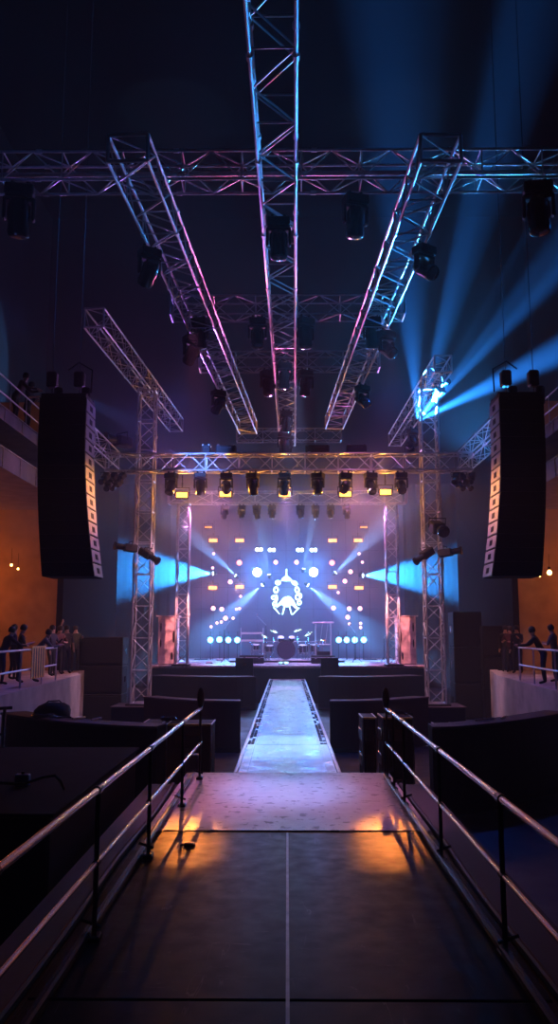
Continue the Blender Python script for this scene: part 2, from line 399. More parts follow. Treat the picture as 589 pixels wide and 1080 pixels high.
# ------------------------------------------------------------------ runway and platform
RH = .86
rt = thing('runway', 'long narrow pale runway leading straight from the platform to the stage', 'runway', (0, 14.1, 0))
b = MB(); ys = [0, 3.5, 11.5, 19.5, 27.88]
for i in range(4):
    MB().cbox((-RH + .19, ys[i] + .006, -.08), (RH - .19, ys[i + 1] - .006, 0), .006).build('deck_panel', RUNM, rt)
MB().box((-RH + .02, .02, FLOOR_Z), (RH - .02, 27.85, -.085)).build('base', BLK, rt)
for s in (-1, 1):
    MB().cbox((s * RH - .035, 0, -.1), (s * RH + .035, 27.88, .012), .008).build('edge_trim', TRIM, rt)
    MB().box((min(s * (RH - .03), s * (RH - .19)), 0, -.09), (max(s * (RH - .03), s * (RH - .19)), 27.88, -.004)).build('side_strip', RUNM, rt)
    # grille of black vents beside the deck
    b = MB(); y = 3.6; k = 0
    while y < 27.2:
        w = .05 + .06 * R.random()
        for q in range(2):
            if R.random() < .82:
                xa = s * (RH - .035 - .07 * q); xb = s * (RH - .095 - .07 * q)
                b.box((min(xa, xb), y, -.002), (max(xa, xb), y + w * 1.6, .006))
        y += w * 1.6 + .07 + .05 * R.random(); k += 1
    b.build('vent_grille', BLK, rt)
t = thing('platform', 'near walk-on platform with pale scuffed far board and black glossy near boards', 'platform', (0, 0, 0))
YA = 10.07
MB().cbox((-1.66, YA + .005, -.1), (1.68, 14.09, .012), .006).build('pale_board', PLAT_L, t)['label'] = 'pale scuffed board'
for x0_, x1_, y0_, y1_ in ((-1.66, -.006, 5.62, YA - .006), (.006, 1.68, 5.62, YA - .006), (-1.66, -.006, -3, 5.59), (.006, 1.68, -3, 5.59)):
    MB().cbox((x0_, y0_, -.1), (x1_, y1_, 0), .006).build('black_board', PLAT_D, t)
MB().box((-.012, -3, -.05), (.012, YA, .003)).build('seam_strip', SEAM, t)
MB().box((-1.6, -2.9, FLOOR_Z), (1.6, 14.0, -.1)).build('base', BLK, t)
# small black block on the board
c = atz(200, 893, 0)
t = thing('cable_connector', 'small black connector block lying on the black board near its far edge', 'connector', (c.x, c.y, .0))
MB().cbox((-.06, -.03, 0), (.06, .03, .04), .008).build('body', BLKG, t)
MB().tube((-.06, 0, .02), (-.1, .01, .012), .012, 8).build('strain_relief', BLK, t)

def rail(x_of, ys_posts, y0, y1, label, sgn):
    t = thing('handrail', label, 'handrail', (0, y0, 0), 'platform handrails'); zt = 1.1
    X = lambda y: x_of(y)
    q = lambda y, z: V((X(y), y - y0, z))
    b = MB(); n = 6
    b.tube(q(y0, zt), q(y1, zt), .026, 12); b.build('top_rail', STEEL, t, smooth=True)
    MB().tube(q(y0, .56), q(y1, .56), .02, 12).build('middle_rail', STEEL, t, smooth=True)
    MB().cbox((X(y0) - .03, 0, .02), (X(y0) + .03, y1 - y0, .09), .015).build('toe_rail', BLKG, t)
    for y in ys_posts:
        p = MB(); p.tube(q(y, -.12), q(y, zt), .02, 10); po = p.build('post', STEEL if sgn else BLK, t, smooth=True)
        MB().tube(q(y - .05, zt), q(y + .05, zt), .034, 12).build('clamp', BLKG, po); MB().tube(q(y - .04, .56), q(y + .04, .56), .028, 12).build('clamp', BLKG, po)
        c = MB()
        c.cbox((X(y) - .05, y - y0 - .06, .0), (X(y) + .05, y - y0 + .06, .05), .01)
        c.tube(q(y, .1) + V((-.05 * (1 if X(y) > 0 else -1), 0, 0)), q(y, .1) + V((.1 * (1 if X(y) > 0 else -1), 0, .05)), .014, 8)
        c.build('base_clamp', BLKG, po)
    return t
la, lb = atz(0, 915, 1.1), atz(212, 747, 1.1)
ra, rb = atz(588, 889, 1.1), atz(411, 750, 1.1)
lxf = lambda y: la.x + (lb.x - la.x) * (y - la.y) / (lb.y - la.y)
rxf = lambda y: ra.x + (rb.x - ra.x) * (y - ra.y) / (rb.y - ra.y)
rail(lxf, (4.35, 6.6, 8.9, 11.4, 13.45), 1.6, 13.5, 'silver tube handrail along the left edge of the platform', 0)
rail(rxf, (4.15, 6.3, 8.8, 11.5, 12.6, 13.45), 1.6, 13.5, 'silver tube handrail along the right edge of the platform', 0)
for s, x in ((-1, lxf(13.4)), (1, rxf(13.4))):
    pz = at(205 if s < 0 else 401, 730, 13.45)
    t = thing('microphone_cover', 'black oval foam pad on the far end post of the %s handrail' % ('left' if s < 0 else 'right'), 'pad', (x, 13.47, 1.1), 'foam pads on handrail ends')
    MB().lathe([(.02, .0), (.045, .05), (.06, .14), (.055, .24), (.03, .31), (.008, .33)], 12).build('pad', BLK, t, smooth=True)
    MB().tube((0, 0, -.02), (0, 0, .04), .03, 10).build('collar', STEEL, t)
# diagonal wedges/braces and cable beside platform
for s, lab in ((-1, 'left'), (1, 'right')):
    pts = [V((s * 1.78, y, -.07 + .012 * math.sin(y * 1.1))) + V((.02 * math.sin(y * 1.3 + s), 0, 0)) for y in [2 + .3 * i for i in range(39)]]
    tag(MB().path(pts, .035, 8).build('cable_bundle', BLK, smooth=True), 'thick black cable bundle running along the outside of the %s platform edge' % lab, 'cable', 'cable bundles beside the platform')
    t = thing('side_tread', 'low dark tread board along the outside of the %s platform edge' % lab, 'tread', (s * 1.98, 2, FLOOR_Z), 'side treads')
    MB().cbox((-.27, 0, 1.0), (.27, 11.8, 1.08), .01).build('tread_board', BLK, t)
    for y in (.3, 4, 8, 11.4): MB().cbox((-.2, y, 0), (.2, y + .06, 1.0), .005).build('leg', BLK, t)

# flight cases / cabinets near the far ends of the handrails
def case(px0, px1, pyt, y, dep, zb, label, yel=True, name='equipment_cabinet'):
    a, b = at(px0, pyt, y), at(px1, pyt, y); w = b.x - a.x; h = a.z - zb
    t = thing(name, label, 'cabinet', (a.x, y, zb), 'black cabinets at the platform end')
    MB().cbox((0, 0, 0), (w, dep, h), .015).build('body', CAB, t)
    f = MB()
    for xx in (0, w):
        f.box((xx - .012, -.012, 0), (xx + .012, .012, h)); f.box((xx - .012, 0, h - .02), (xx + .012, dep, h + .006))
    f.build('edge_trim', ALU, t)
    if yel: MB().box((.02, -.01, h - .03), (w - .02, .05, h + .008)).build('edge_tape', YEL, t)
    for k in range(3):
        z = h * (.2 + .27 * k)
        MB().cbox((-.03, dep * .15, z), (0, dep * .85, z + h * .12), .008).build('side_handle', STEEL, t)
        MB().cbox((w * .2, -.02, z), (w * .8, 0, z + h * .14), .008).build('vent_slot', BLKG, t)
    return t
case(383, 397, 757, 17, .9, FLOOR_Z, 'slim black cabinet with yellow top edge nearest the runway on the right')
case(404, 436, 757, 17, .9, FLOOR_Z, 'wide black cabinet with yellow top edge behind the right handrail end')
case(176, 223, 764, 16.5, .9, FLOOR_Z, 'black cabinet with yellow top edge behind the left handrail end')
case(152, 172, 762, 17.8, .7, FLOOR_Z, 'black cabinet standing at the end of the near left counter', False)
case(459, 478, 764, 17.6, .4, FLOOR_Z, 'grey edged black cabinet at the end of the near right counter', False)
# small stuff beyond the left rail
c = at(203, 800, 15.2)
t = thing('work_light_box', 'pale boxed lamp standing on the floor by the left end of the platform', 'box', (c.x, c.y, FLOOR_Z), None)
MB().cbox((-.12, -.1, .9), (.12, .1, 1.35), .02).build('body', PINKP, t); MB().box((-.09, -.105, .95), (.09, -.1, 1.3)).build('panel', WHITEP, t); MB().cbox((-.15, -.12, 0), (.15, .12, .9), .02).build('stand', BLK, t)

# cable clutter over the counters
def coil(p, r, label, m=BLKG, turns=3):
    pts = []
    for i in range(turns * 14):
        a = i * 2 * PI / 14; rr = r * (1 + .12 * math.sin(i * .9)); pts.append(V((math.cos(a) * rr, math.sin(a) * rr * .8, .02 + .02 * i / 14 + .012 * math.sin(i * 1.7))))
    pts += [V((r * 1.3, -.1, .02)), V((r * 1.9, .1, .02)), V((r * 2.4, 0, .02))]
    o = MB().path(pts, .018, 6).build('cable_coil', m, smooth=True, loc=p); return tag(o, label, 'cable', 'coiled cables')
q = at(55, 745, 18.6); coil((q.x, 18.0, zt + .0), .24, 'coiled black cable on the near left counter top below the concrete wall')
q = at(170, 757, 17); coil((q.x + .15, 17.0, at(176, 764, 16.5).z + .005), .14, 'small black cable coil on the cabinet behind the left handrail end')
q = at(440, 757, 17.4); coil((at(420, 757, 17).x, 17.45, at(404, 757, 17).z + .005), .15, 'small black cable coil on the cabinet behind the right handrail end')
def bag(p, sx, sy, sz, label):
    t = thing('equipment_bag', label, 'bag', p, 'soft equipment bags')
    b = MB(); n, m = 14, 8; vs = []
    for j in range(m + 1):
        ph = PI * j / m
        for i in range(n):
            a = 2 * PI * i / n; w = 1 + .12 * math.sin(3 * a + j)
            vs.append(V((sx * math.sin(ph) ** .7 * math.cos(a) * w, sy * math.sin(ph) ** .7 * math.sin(a) * w, sz * .5 * (1 - math.cos(ph)) )))
    b.add(vs, [(j * n + i, j * n + (i + 1) % n, (j + 1) * n + (i + 1) % n, (j + 1) * n + i) for j in range(m) for i in range(n)])
    b.build('body', CLOTH[1], t, smooth=True)
    MB().path([V((-sx * .5, 0, sz * .9)), V((-sx * .3, 0, sz * 1.02)), V((sx * .3, 0, sz * 1.04)), V((sx * .5, 0, sz * .9))], .015, 6).build('strap', BLKG, t, smooth=True)
    return t
q = at(52, 745, 19.2); bag((at(58, 745, 19).x, 18.9, zt - .35), .42, .3, .62, 'soft black equipment bag slumped behind the near left counter')
t = thing('floor_box', 'blue plastic tagged box low in the dark at the near left', 'box', (at(24, 820, 11).x, 11, at(24, 829, 11).z - .0), None)
MB().cbox((-.09, -.05, 0), (.09, .05, .15), .01).build('body', BLUEP, t); MB().tube((0, 0, .15), (0, 0, .18), .02, 8).build('cap', BLK, t)
bz = t.location.z
t2 = thing('low_platform', 'dark low side platform in the near left below the counter', 'platform', (-4.2, 12, FLOOR_Z))
MB().cbox((-1.6, -2.6, 0), (1.6, 2.6, bz - FLOOR_Z - .04), .02).build('body', BLK, t2); MB().cbox((-1.65, -2.65, bz - FLOOR_Z - .04), (1.65, 2.65, bz - FLOOR_Z), .01).build('top', DRAPE, t2)
pts = [at(px, py, 10.6) for px, py in ((0, 826), (25, 827), (45, 820), (58, 818), (64, 824), (68, 833))]
for p in pts: p.z = max(p.z, bz + .02)
tag(MB().path(pts, .018, 8).build('floor_cable', BLKG, smooth=True), 'black cable arching over the low side platform in the near left', 'cable')

# stub of a further handrail beyond the low side platform
p = at(5, 747, 14.5); q = at(3, 797, 14.5); e = at(-30, 752, 14.5)
t = thing('handrail', 'end post and bars of a silver handrail at the left picture edge', 'handrail', (p.x, 14.5, q.z))
hh = p.z - q.z
MB().tube((0, 0, -.35), (0, 0, hh), .03, 10).build('post', STEEL, t, smooth=True); MB().tube((.1, .1, hh), (e.x - p.x, -.1, hh - .02), .028, 10).build('top_rail', STEEL, t, smooth=True); MB().tube((0, 0, hh * .45), (e.x - p.x, -.1, hh * .45), .02, 10).build('middle_rail', STEEL, t, smooth=True)
for xa, ya, xb, yb, yy, w_ in ((78, 753, 90, 748, 17.7, 'first pale rod lying on the near left counter'), (98, 752, 107, 747, 17.5, 'second pale rod lying on the near left counter'), (527, 741, 533, 745, 17.9, 'pale rod lying on the near right counter'), (500, 752, 521, 749, 17.5, 'long pale rod lying on the near right counter')):
    a = at(xa, ya, yy); b_ = at(xb, yb, yy + .25); 
    tag(MB().tube((a.x, yy - .1, ztc + .03), (b_.x, yy + .25, ztc + .03), .022, 8).build('metal_rod', TRIM, smooth=True), w_, 'rod', 'rods on the counters')
# monitors on the stage front
def wedge(x, y, z, w, h, d, label):
    t = thing('stage_monitor', label, 'speaker', (x, y, z), 'monitors on the stage front')
    MB().prism([(-w / 2, 0, 0), (-w / 2, 0, h), (-w / 2, d * .5, h), (-w / 2, d, h * .4), (-w / 2, d, 0)], (w, 0, 0)).build('cabinet', CAB, t)
    MB().prism([(-w * .44, d * .54, h * .97), (-w * .44, d * .97, h * .45), (-w * .44, d * .99, h * .48), (-w * .44, d * .56, h)], (w * .88, 0, 0)).build('grille', BLK, t)
    MB().cbox((-.1, -.015, h * .6), (.1, .0, h * .7), .005).build('handle', BLKG, t)
for px, s in ((258, 'left'), (348, 'right')):
    q = at(px, 712, STAGE_Y - .9)
    t = thing('monitor_plinth', 'black plinth on the runway side carrying the %s stage monitor' % s, 'plinth', (q.x, STAGE_Y - .9, FLOOR_Z), 'monitor plinths')
    MB().cbox((-.45, -.3, 0), (.45, .45, at(px, 713, STAGE_Y - 1.2).z - FLOOR_Z), .02).build('body', BLK, t)
    wedge(q.x, STAGE_Y - 1.15, at(px, 713, STAGE_Y - 1.2).z, .86, .86, .7, 'boxy black stage monitor on the stage front, %s of the runway' % s)
# side fills: tall whitewashed speaker panels with dark openings
def sidefill(px0, px1, py0, py1, y, sgn, label):
    a, b = at(px0, py1, y), at(px1, py0, y); w = b.x - a.x; h = b.z - STAGE_Z - .02
    t = thing('side_fill_speaker', label, 'speaker', (a.x, y, STAGE_Z), 'side fill stacks')
    MB().cbox((0, .05, 0), (w, 1.0, h), .02).build('cabinet', PINKP, t)
    MB().cbox((.03, .0, .03), (w - .03, .05, h - .03), .01).build('baffle', PINKP, t)
    for (u, v, ww, hh) in ((.12, .68, .08, .2), (.12, .36, .08, .17), (.78, .45, .12, .26), (.7, .1, .1, .16)):
        uu = u if sgn < 0 else 1 - u - ww
        M = Matrix.Translation((w * (uu + ww / 2), -.004, h * (v + hh / 2))) @ Matrix.Rotation(PI / 2, 4, 'X') @ Matrix.Diagonal((w * ww / 2, h * hh / 2, 1, 1))
        MB().lathe([(.75, -.02), (1, 0), (1, .012), (.8, .02), (.78, .006)], 14, M).build('port', BLK, t)
    MB().cbox((-.1, -.05, h), (w + .1, 1.0, h + .06), .01).build('lid', TRIM, t)
    return t
sidefill(166, 187, 650, 697, 43.2, -1, 'pink lit tall side speaker with dark openings at the left of the stage')
sidefill(420, 439, 650, 697, 43.2, 1, 'pink lit tall side speaker with dark openings at the right of the stage')
# ------------------------------------------------------------------ drum kit and keyboards
DY = 47.5
t = thing('drum_riser', 'low black riser under the drum kit at the back of the stage', 'riser', (0, DY, STAGE_Z))
MB().cbox((-3.2, -.9, 0), (3.2, 2.2, .09), .02).build('body', BLK, t); MB().cbox((-3.25, -.95, .09), (3.25, 2.25, .12), .01).build('top', STAGEM, t)
DZ = STAGE_Z + .12
def drum(name, p, r, l, axis, label, legs=0):
    t = thing(name, label, 'drum', p, 'drum kit')
    q = V(axis).to_track_quat('Z', 'Y').to_matrix().to_4x4()
    MB().lathe([(r * .97, -l / 2), (r, -l / 2 + .01), (r, l / 2 - .01), (r * .97, l / 2)], 24, q).build('shell', DRUMW, t, smooth=True)
    for s in (-1, 1):
        MB().lathe([(r * .96, s * l / 2), (r * 1.03, s * l / 2), (r * 1.03, s * (l / 2 - .03)), (r * .99, s * (l / 2 - .03))], 24, q).build('hoop', CHROME, t, smooth=True)
    MB().lathe([(r * .95, l / 2), (r * .2, l / 2 + .008), (.001, l / 2 + .008)], 24, q).build('head', DRUMW if r > .4 else DRUMH, t, smooth=True)
    for k in range(8):
        a = 2 * PI * k / 8; e = q @ V((r * 1.02 * math.cos(a), r * 1.02 * math.sin(a), 0)); f = (q @ V((0, 0, l * .42)))
        MB().tube(e - f, e + f, .012, 6).build('lug', CHROME, t)
    for k in range(legs):
        a = 2 * PI * k / legs + .4; MB().tube((r * 1.03 * math.cos(a), r * 1.03 * math.sin(a), l * .2), (r * 1.1 * math.cos(a), r * 1.1 * math.sin(a), DZ - p[2]), .014, 6).build('leg', CHROME, t)
    return t
kx = at(302, 684, DY).x
drum('bass_drum', (kx, DY - .5, DZ + .57), .53, .45, (0, -1, .0), 'large dark bass drum with bright rim at the centre of the drum kit')
M_ = [(-.95, .0, .62, .22, .35, 'floor tom standing at the left of the bass drum'), (.95, .0, .62, .24, .42, 'floor tom standing at the right of the bass drum'),
      (-1.7, .3, .7, .2, .3, 'small drum on legs at the outer left of the kit'), (1.6, .3, .65, .23, .4, 'deep drum on legs at the outer right of the kit')]
for dx, dy, z, r, l, lab in M_: drum('floor_tom', (kx + dx, DY + dy, DZ + z), r * 1.15, l, (0, -.15, 1), 'dark ' + lab, 3)
for dx, lab in ((-.3, 'left'), (.32, 'right')):
    tt = drum('rack_tom', (kx + dx, DY - .35, DZ + 1.16), .18, .25, (0, -.5, 1), 'small rack tom mounted above the bass drum, %s one of two' % lab)
    MB().tube((0, .05, -.1), (-dx * .5, .1, -.24), .015, 6).build('mount', CHROME, tt)
def cymbal(x, y, h, r, tilt, label):
    t = thing('cymbal_stand', label, 'cymbal', (x, y, DZ), 'cymbals of the drum kit')
    MB().tube((0, 0, .25), (0, 0, h), .014, 8).build('pole', CHROME, t)
    for k in range(3):
        a = 2 * PI * k / 3 + .5; MB().tube((0, 0, .45), (.32 * math.cos(a), .32 * math.sin(a), 0), .011, 6).build('leg', CHROME, t)
    M = Matrix.Translation((0, 0, h)) @ Matrix.Rotation(tilt, 4, 'Y') @ Matrix.Rotation(.25, 4, 'X')
    MB().lathe([(r, 0), (r * .3, .035), (r * .14, .06), (.01, .07), (.01, .062), (r * .13, .052), (r * .3, .027), (r, -.006)], 24, M).build('cymbal', BRASS, t, smooth=True)
for dx, dy, h, r, tl, lab in ((-1.25, -.3, 1.35, .26, .5, 'tilted cymbal left of the rack toms'), (1.25, -.2, 1.45, .26, -.5, 'tilted cymbal right of the rack toms'), (-.7, .4, 1.6, .24, .3, 'high cymbal behind the left rack tom'), (.65, .4, 1.65, .24, -.3, 'high cymbal behind the right rack tom'), (2.1, .1, 1.1, .22, .1, 'low cymbal at the outer right of the kit')):
    cymbal(kx + dx, DY + dy, h, r, tl, lab)
# percussion bar with bottles/hardware in front: rack with small chrome pieces
t = thing('percussion_rack', 'long low chrome percussion rack spanning both sides of the bass drum', 'rack', (kx, DY - .15, DZ))
MB().tube((-2.0, .35, 1.02), (2.1, .35, 1.02), .022, 8).build('bar', CHROME, t, smooth=True)
for x in (-2.0, -1.1, 1.1, 2.1): MB().tube((x, .35, 0), (x, .35, 1.02), .02, 8).build('upright', CHROME, t, smooth=True)
for i in range(26):
    s = -1 if i % 2 else 1; x = s * (.68 + 1.3 * R.random()); z = .12 + .8 * R.random(); r = .035 + .04 * R.random(); y = .33
    M = Matrix.Translation((x, y, z)) @ Matrix.Rotation(R.random() * 1.5, 4, 'X')
    o = MB().lathe([(r * .6, -.03), (r, -.01), (r, .02), (r * .4, .05)], 10, M)
    o.tube((x, y, z), (x, .35, min(1.02, z + .25)), .008, 5).build('clamp_fitting', CHROME, t, smooth=True)
def person(): pass
# keyboards
def keyboard(x, y, z0, label):
    t = thing('keyboard_stand', label, 'keyboard stand', (x, y, STAGE_Z), 'keyboard rigs')
    for s in (-.62, .62):
        MB().tube((s, 0, 0), (s, .0, 1.9), .03, 8).build('upright', ALU, t, smooth=True)
        MB().cbox((s - .06, -.3, 0), (s + .06, .3, .05), .01).build('foot', BLK, t)
    return t
q = at(266, 660, 46.5)
t = keyboard(q.x, 46.5, 0, 'silver two tier keyboard stand left of the drum kit')
for k, (z, w, lab) in enumerate(((1.15, 1.35, 'lower white keyboard on the stand left of the drums'), (1.55, 1.15, 'upper white keyboard on the stand left of the drums'))):
    kb = thing('keyboard', lab, 'keyboard', (q.x, 46.15, STAGE_Z + z), 'stage keyboards')
    MB().cbox((-w / 2, -.17, 0), (w / 2, .17, .1), .02).build('body', WHITEP, kb)
    MB().box((-w * .45, -.172, .1), (w * .45, -.02, .112)).build('white_keys', WHITEP, kb)
    b = MB()
    for i in range(20):
        if i % 7 not in (2, 6): b.box((-w * .45 + w * .9 * (i + .7) / 20 - .008, -.11, .112), (-w * .45 + w * .9 * (i + .7) / 20 + .008, -.02, .122))
    b.build('black_keys', BLK, kb)
    for s in (-.55, .55): MB().cbox((s - .015, -.35, z - .03), (s + .015, .02, z), .005).build('support_arm', ALU, t)
q = at(341, 655, 46.6)
t = thing('frame_rack', 'tall silver open frame rack with pale shelf top right of the drums', 'rack', (q.x, 46.6, STAGE_Z))
for sx in (-.42, .42):
    for sy in (-.25, .25): MB().tube((sx, sy, 0), (sx, sy, 2.15), .035, 8).build('upright', ALU, t, smooth=True)
MB().cbox((-.6, -.32, 2.15), (.6, .32, 2.24), .02).build('shelf_top', WHITEP, t)
MB().cbox((-.45, -.28, .95), (.45, .28, 1.0), .01).build('shelf', ALU, t)
MB().cbox((-.38, -.2, 0), (.38, .22, .6), .02).build('drawer_unit', BLKG, t)
for x in (-.2, .1): MB().tube((x, -.26, 1.0), (x + .15, -.26, 2.1), .015, 6).build('brace', ALU, t)
for sx, px, s in ((-1, 266, 'left'), (1, 341, 'right')):
    q = at(px, 690, 45.3)
    t = thing('equipment_case', 'low dark equipment case on the stage in front of the %s instrument rack' % s, 'case', (q.x, 45.3, STAGE_Z), 'cases beside the drum kit')
    MB().cbox((-.65, -.3, 0), (.65, .3, .42), .02).build('body', CAB, t); MB().cbox((-.66, -.31, .3), (.66, .31, .33), .005).build('lid_rim', ALU, t)
    for x in (-.4, .4): MB().cbox((x - .06, -.33, .24), (x + .06, -.3, .34), .01).build('latch', CHROME, t)
# mic stands
def mic(px, pyt, y, lab, lean=.3):
    q = at(px, pyt, y); h = q.z - STAGE_Z
    t = thing('microphone_stand', lab, 'microphone stand', (q.x, y, STAGE_Z), 'microphone stands')
    MB().tube((0, 0, .12), (0, 0, h * .8), .018, 6).build('pole', BLK if px % 2 else ALU, t); MB().tube((0, 0, h * .8), (lean, -.2, h), .013, 6).build('boom', ALU, t)
    MB().lathe([(.005, 0), (.03, .03), (.035, .08), (.02, .12)], 8, Matrix.Translation((lean, -.2, h))).build('microphone', BLKG, t)
    for k in range(3):
        a = 2 * PI * k / 3; MB().tube((0, 0, .3), (.35 * math.cos(a), .35 * math.sin(a), .01), .012, 6).build('leg', BLK, t)
mic(237, 655, 46, 'tripod microphone stand left of the keyboards', .3)
mic(281, 650, 46.8, 'tall boom microphone stand between keyboards and drums', -.5)
mic(375, 660, 47, 'thin microphone stand right of the frame rack', -.3)
mic(405, 667, 47, 'thin microphone stand beside the right inner tower', .2)
# pedalboard/objects on stage front
for px, py, lab in ((221, 700, 'small white bottle crate on the stage deck at left'), (232, 697, 'small folded towel on the stage deck at left')):
    q = atz(px, py, STAGE_Z)
    t = thing('towel', lab.replace('bottle crate', 'folded towel').replace('small folded', 'grey folded'), 'towel', (q.x, max(q.y, 42.5), STAGE_Z), None); MB().cbox((-.2, -.15, 0), (.2, .15, .09), .03).build('cloth_fold', WHITEP, t); MB().cbox((-.17, -.12, .09), (.12, .12, .13), .015).build('top_fold', WHITEP, t)
q = atz(299, 702, STAGE_Z)
t = thing('effects_pedal', 'small dark pedal on the stage edge in front of the bass drum', 'pedal', (q.x, 43.2, STAGE_Z)); MB().prism([(-.25, 0, 0), (-.25, .4, 0), (-.25, .4, .14), (-.25, 0, .04)], (.5, 0, 0)).build('body', BLKG, t)
MB().lathe([(.05, 0), (.05, .05), (.02, .06)], 10, Matrix.Translation((0, .2, .09))).build('knob', CHROME, t)

# ------------------------------------------------------------------ back of the stage
struct(MB().box((-9.5, 54.4, FLOOR_Z), (9.5, 54.5, 12)).build('backdrop', BACKD))
for s, nm in ((-1, 'left'), (1, 'right')):
    b = MB(); n = 60; x0_, x1_ = s * 7.6, s * 16.8
    vs = []
    for i in range(n + 1):
        x = x0_ + (x1_ - x0_) * i / n; y = 53.7 + .12 * math.sin(i * 1.3)
        vs += [V((x, y, FLOOR_Z)), V((x, y, 12))]
    b.add(vs, [(2 * i, 2 * i + 2, 2 * i + 3, 2 * i + 1) for i in range(n)])
    o = b.build('side_drape', DRAPE, smooth=True); tag(o, 'tall black drape closing off the %s side of the stage' % nm, 'drape', 'stage side drapes')
    so = o.modifiers.new('thick', 'SOLIDIFY'); so.thickness = .03
BY = 51.0
gr = thing('lighting_grid', 'dark pipe grid behind the drums that carries the back lights', 'lighting grid', (0, BY + .35, STAGE_Z))
gz = lambda py: at(300, py, BY).z - STAGE_Z
for px in (212, 225, 240, 253, 272, 287, 316, 331, 351, 366, 379, 391):
    x = at(px, 620, BY).x; MB().tube((x, 0, 0), (x, 0, gz(548)), .012, 8).build('upright_pipe', BLK, gr)
for py in (548, 580, 604, 619, 642):
    xa, xb = at(205, py, BY).x, at(400, py, BY).x; MB().tube((xa, .07, gz(py)), (xb, .07, gz(py)), .01, 8).build('cross_pipe', BLK, gr)
for px in (212, 391): MB().cbox((at(px, 690, BY).x - .4, -.4, 0), (at(px, 690, BY).x + .4, .4, .05), .01).build('base_plate', BLK, gr)

# lamps ------------------------------------------------------------
def fix_strobe(w, h, E, name='strobe_lamp'):
    t = thing(name, 'x', 'lamp'); M = MB()
    MB().cbox((-w / 2 - .04, .0, -h / 2 - .04), (w / 2 + .04, .16, h / 2 + .04), .015).build('housing', BLK, t)
    MB().cbox((-w / 2, -.015, -h / 2), (w / 2, .0, h / 2), .005).build('lamp_face', E, t)
    b = MB(); b.box((-w / 2 - .08, .06, -.02), (-w / 2 - .05, .1, h / 2 + .2)); b.box((w / 2 + .05, .06, -.02), (w / 2 + .08, .1, h / 2 + .2)); b.box((-w / 2 - .08, .06, h / 2 + .17), (w / 2 + .08, .1, h / 2 + .2))
    b.build('yoke', BLK, t); MB().tube((0, .08, h / 2 + .2), (0, .08, h / 2 + .38), .03, 8).build('clamp', BLK, t)
    return t
def fix_par(r, E, name='par_lamp'):
    t = thing(name, 'x', 'lamp'); M = Matrix.Rotation(PI / 2, 4, 'X')     # faces -y
    MB().lathe([(r * .5, -r * 2.0), (r * .85, -r * 1.5), (r * 1.05, -r * .3), (r * 1.1, .0), (r * 1.02, .02), (r * .98, -.02)], 16, M).build('housing', BLK, t, smooth=True)
    MB().lathe([(r, -.02), (r * .98, .0), (r * .5, .02), (.002, .03)], 16, M).build('lamp_face', E, t, smooth=True)
    b = MB().path([V((-r * 1.2, r * .6, 0)), V((-r * 1.2, r * .6, r * 1.5)), V((r * 1.2, r * .6, r * 1.5)), V((r * 1.2, r * .6, 0))], .015, 6); b.tube((0, r * .6, r * 1.5), (0, r * .9, r * 2.2), .025, 8)
    b.build('yoke', BLK, t)
    return t
used = set()
def put(proto, p, label, group, rot=None):
    if proto.name not in used:
        used.add(proto.name); proto.location = p; proto['label'] = label; proto['group'] = group
        if rot is not None: proto.rotation_euler = rot
        return proto
    return dup(proto, label, p, group, rot)
AMB = (1.0, .36, .045); ORG = (1.0, .28, .10); BLU = (.03, .30, 1.0); CYA = (.08, .55, 1.0); MAG = (.85, .12, .75); VIO = (.35, .12, 1.0); PNK = (1, .3, .5)

# amber lamps below the main truss
s_amb = fix_strobe(.42, .19, E_AMB)
AP = ((192, 522, 1), (238, 521, 2), (300.5, 521, 3), (364.5, 521, 4), (407, 519, 5))
ordn = {1: 'first', 2: 'second', 3: 'third', 4: 'fourth', 5: 'fifth', 6: 'sixth', 7: 'seventh', 8: 'eighth', 9: 'ninth'}
AY = 30.6
for px, py, k in AP:
    q = at(px, py, AY); put(s_amb, q, 'bright amber rectangular lamp under the main truss, %s of five from the left' % ordn[k], 'amber lamps under the main truss')
    lamp('amber', q + V((0, -.12, -.0)), AMB, 25, (0, -1, -.12), .05, 170, .5)
    lamp('amber', q + V((0, -.10, .0)), AMB, 150, None, .04)
# drop bars for the amber lamps
for px, py, k in AP:
    q = at(px, py, AY); o = MB().tube((q.x, AY + .08, q.z + .4), (q.x, AY + .08, MZ + .0), .018, 6).build('drop_pipe', BLK); tag(o, 'thin black drop pipe holding the %s amber lamp from the left' % ordn[k], 'pipe', 'drop pipes of the amber lamps')

s_b = fix_strobe(.52, .2, E_AMB2, 'strobe_lamp')
rows = [(225, 570, 'upper', 'outer left'), (253, 570, 'upper', 'inner left'), (351, 570, 'upper', 'inner right'), (378, 570, 'upper', 'outer right'),
        (224.5, 620, 'lower', 'outer left'), (253, 619, 'lower', 'inner left'), (351, 619, 'lower', 'inner right'), (379, 620, 'lower', 'outer right')]
for px, py, a_, b_ in rows:
    q = at(px, py, BY); put(s_b, q, 'orange strobe lamp in the %s row behind the drums, %s one' % (a_, b_), 'orange strobes on the back grid')
    lamp('orange', q + V((0, -.15, 0)), ORG, 120, None, .08)
s_c = fix_strobe(.42, .1, E_AMB3, 'strobe_lamp')
for px, s in ((220, 'left'), (384, 'right')): put(s_c, at(px, 556, BY), 'dim thin amber bar lamp at the top %s of the back grid' % s, 'dim amber bars')
big = fix_par(.26, E_BIG, 'flood_lamp')
for px, s in ((271.5, 'left'), (331, 'right')):
    q = at(px, 603.5, BY - .2); put(big, q, 'dazzling white flood lamp %s of the bright crest' % s, 'white flood lamps')
    lamp('flood', q + V((0, -.3, 0)), (.05, .27, 1), 1300, None, .25)
cy = fix_par(.17, E_CYAN)
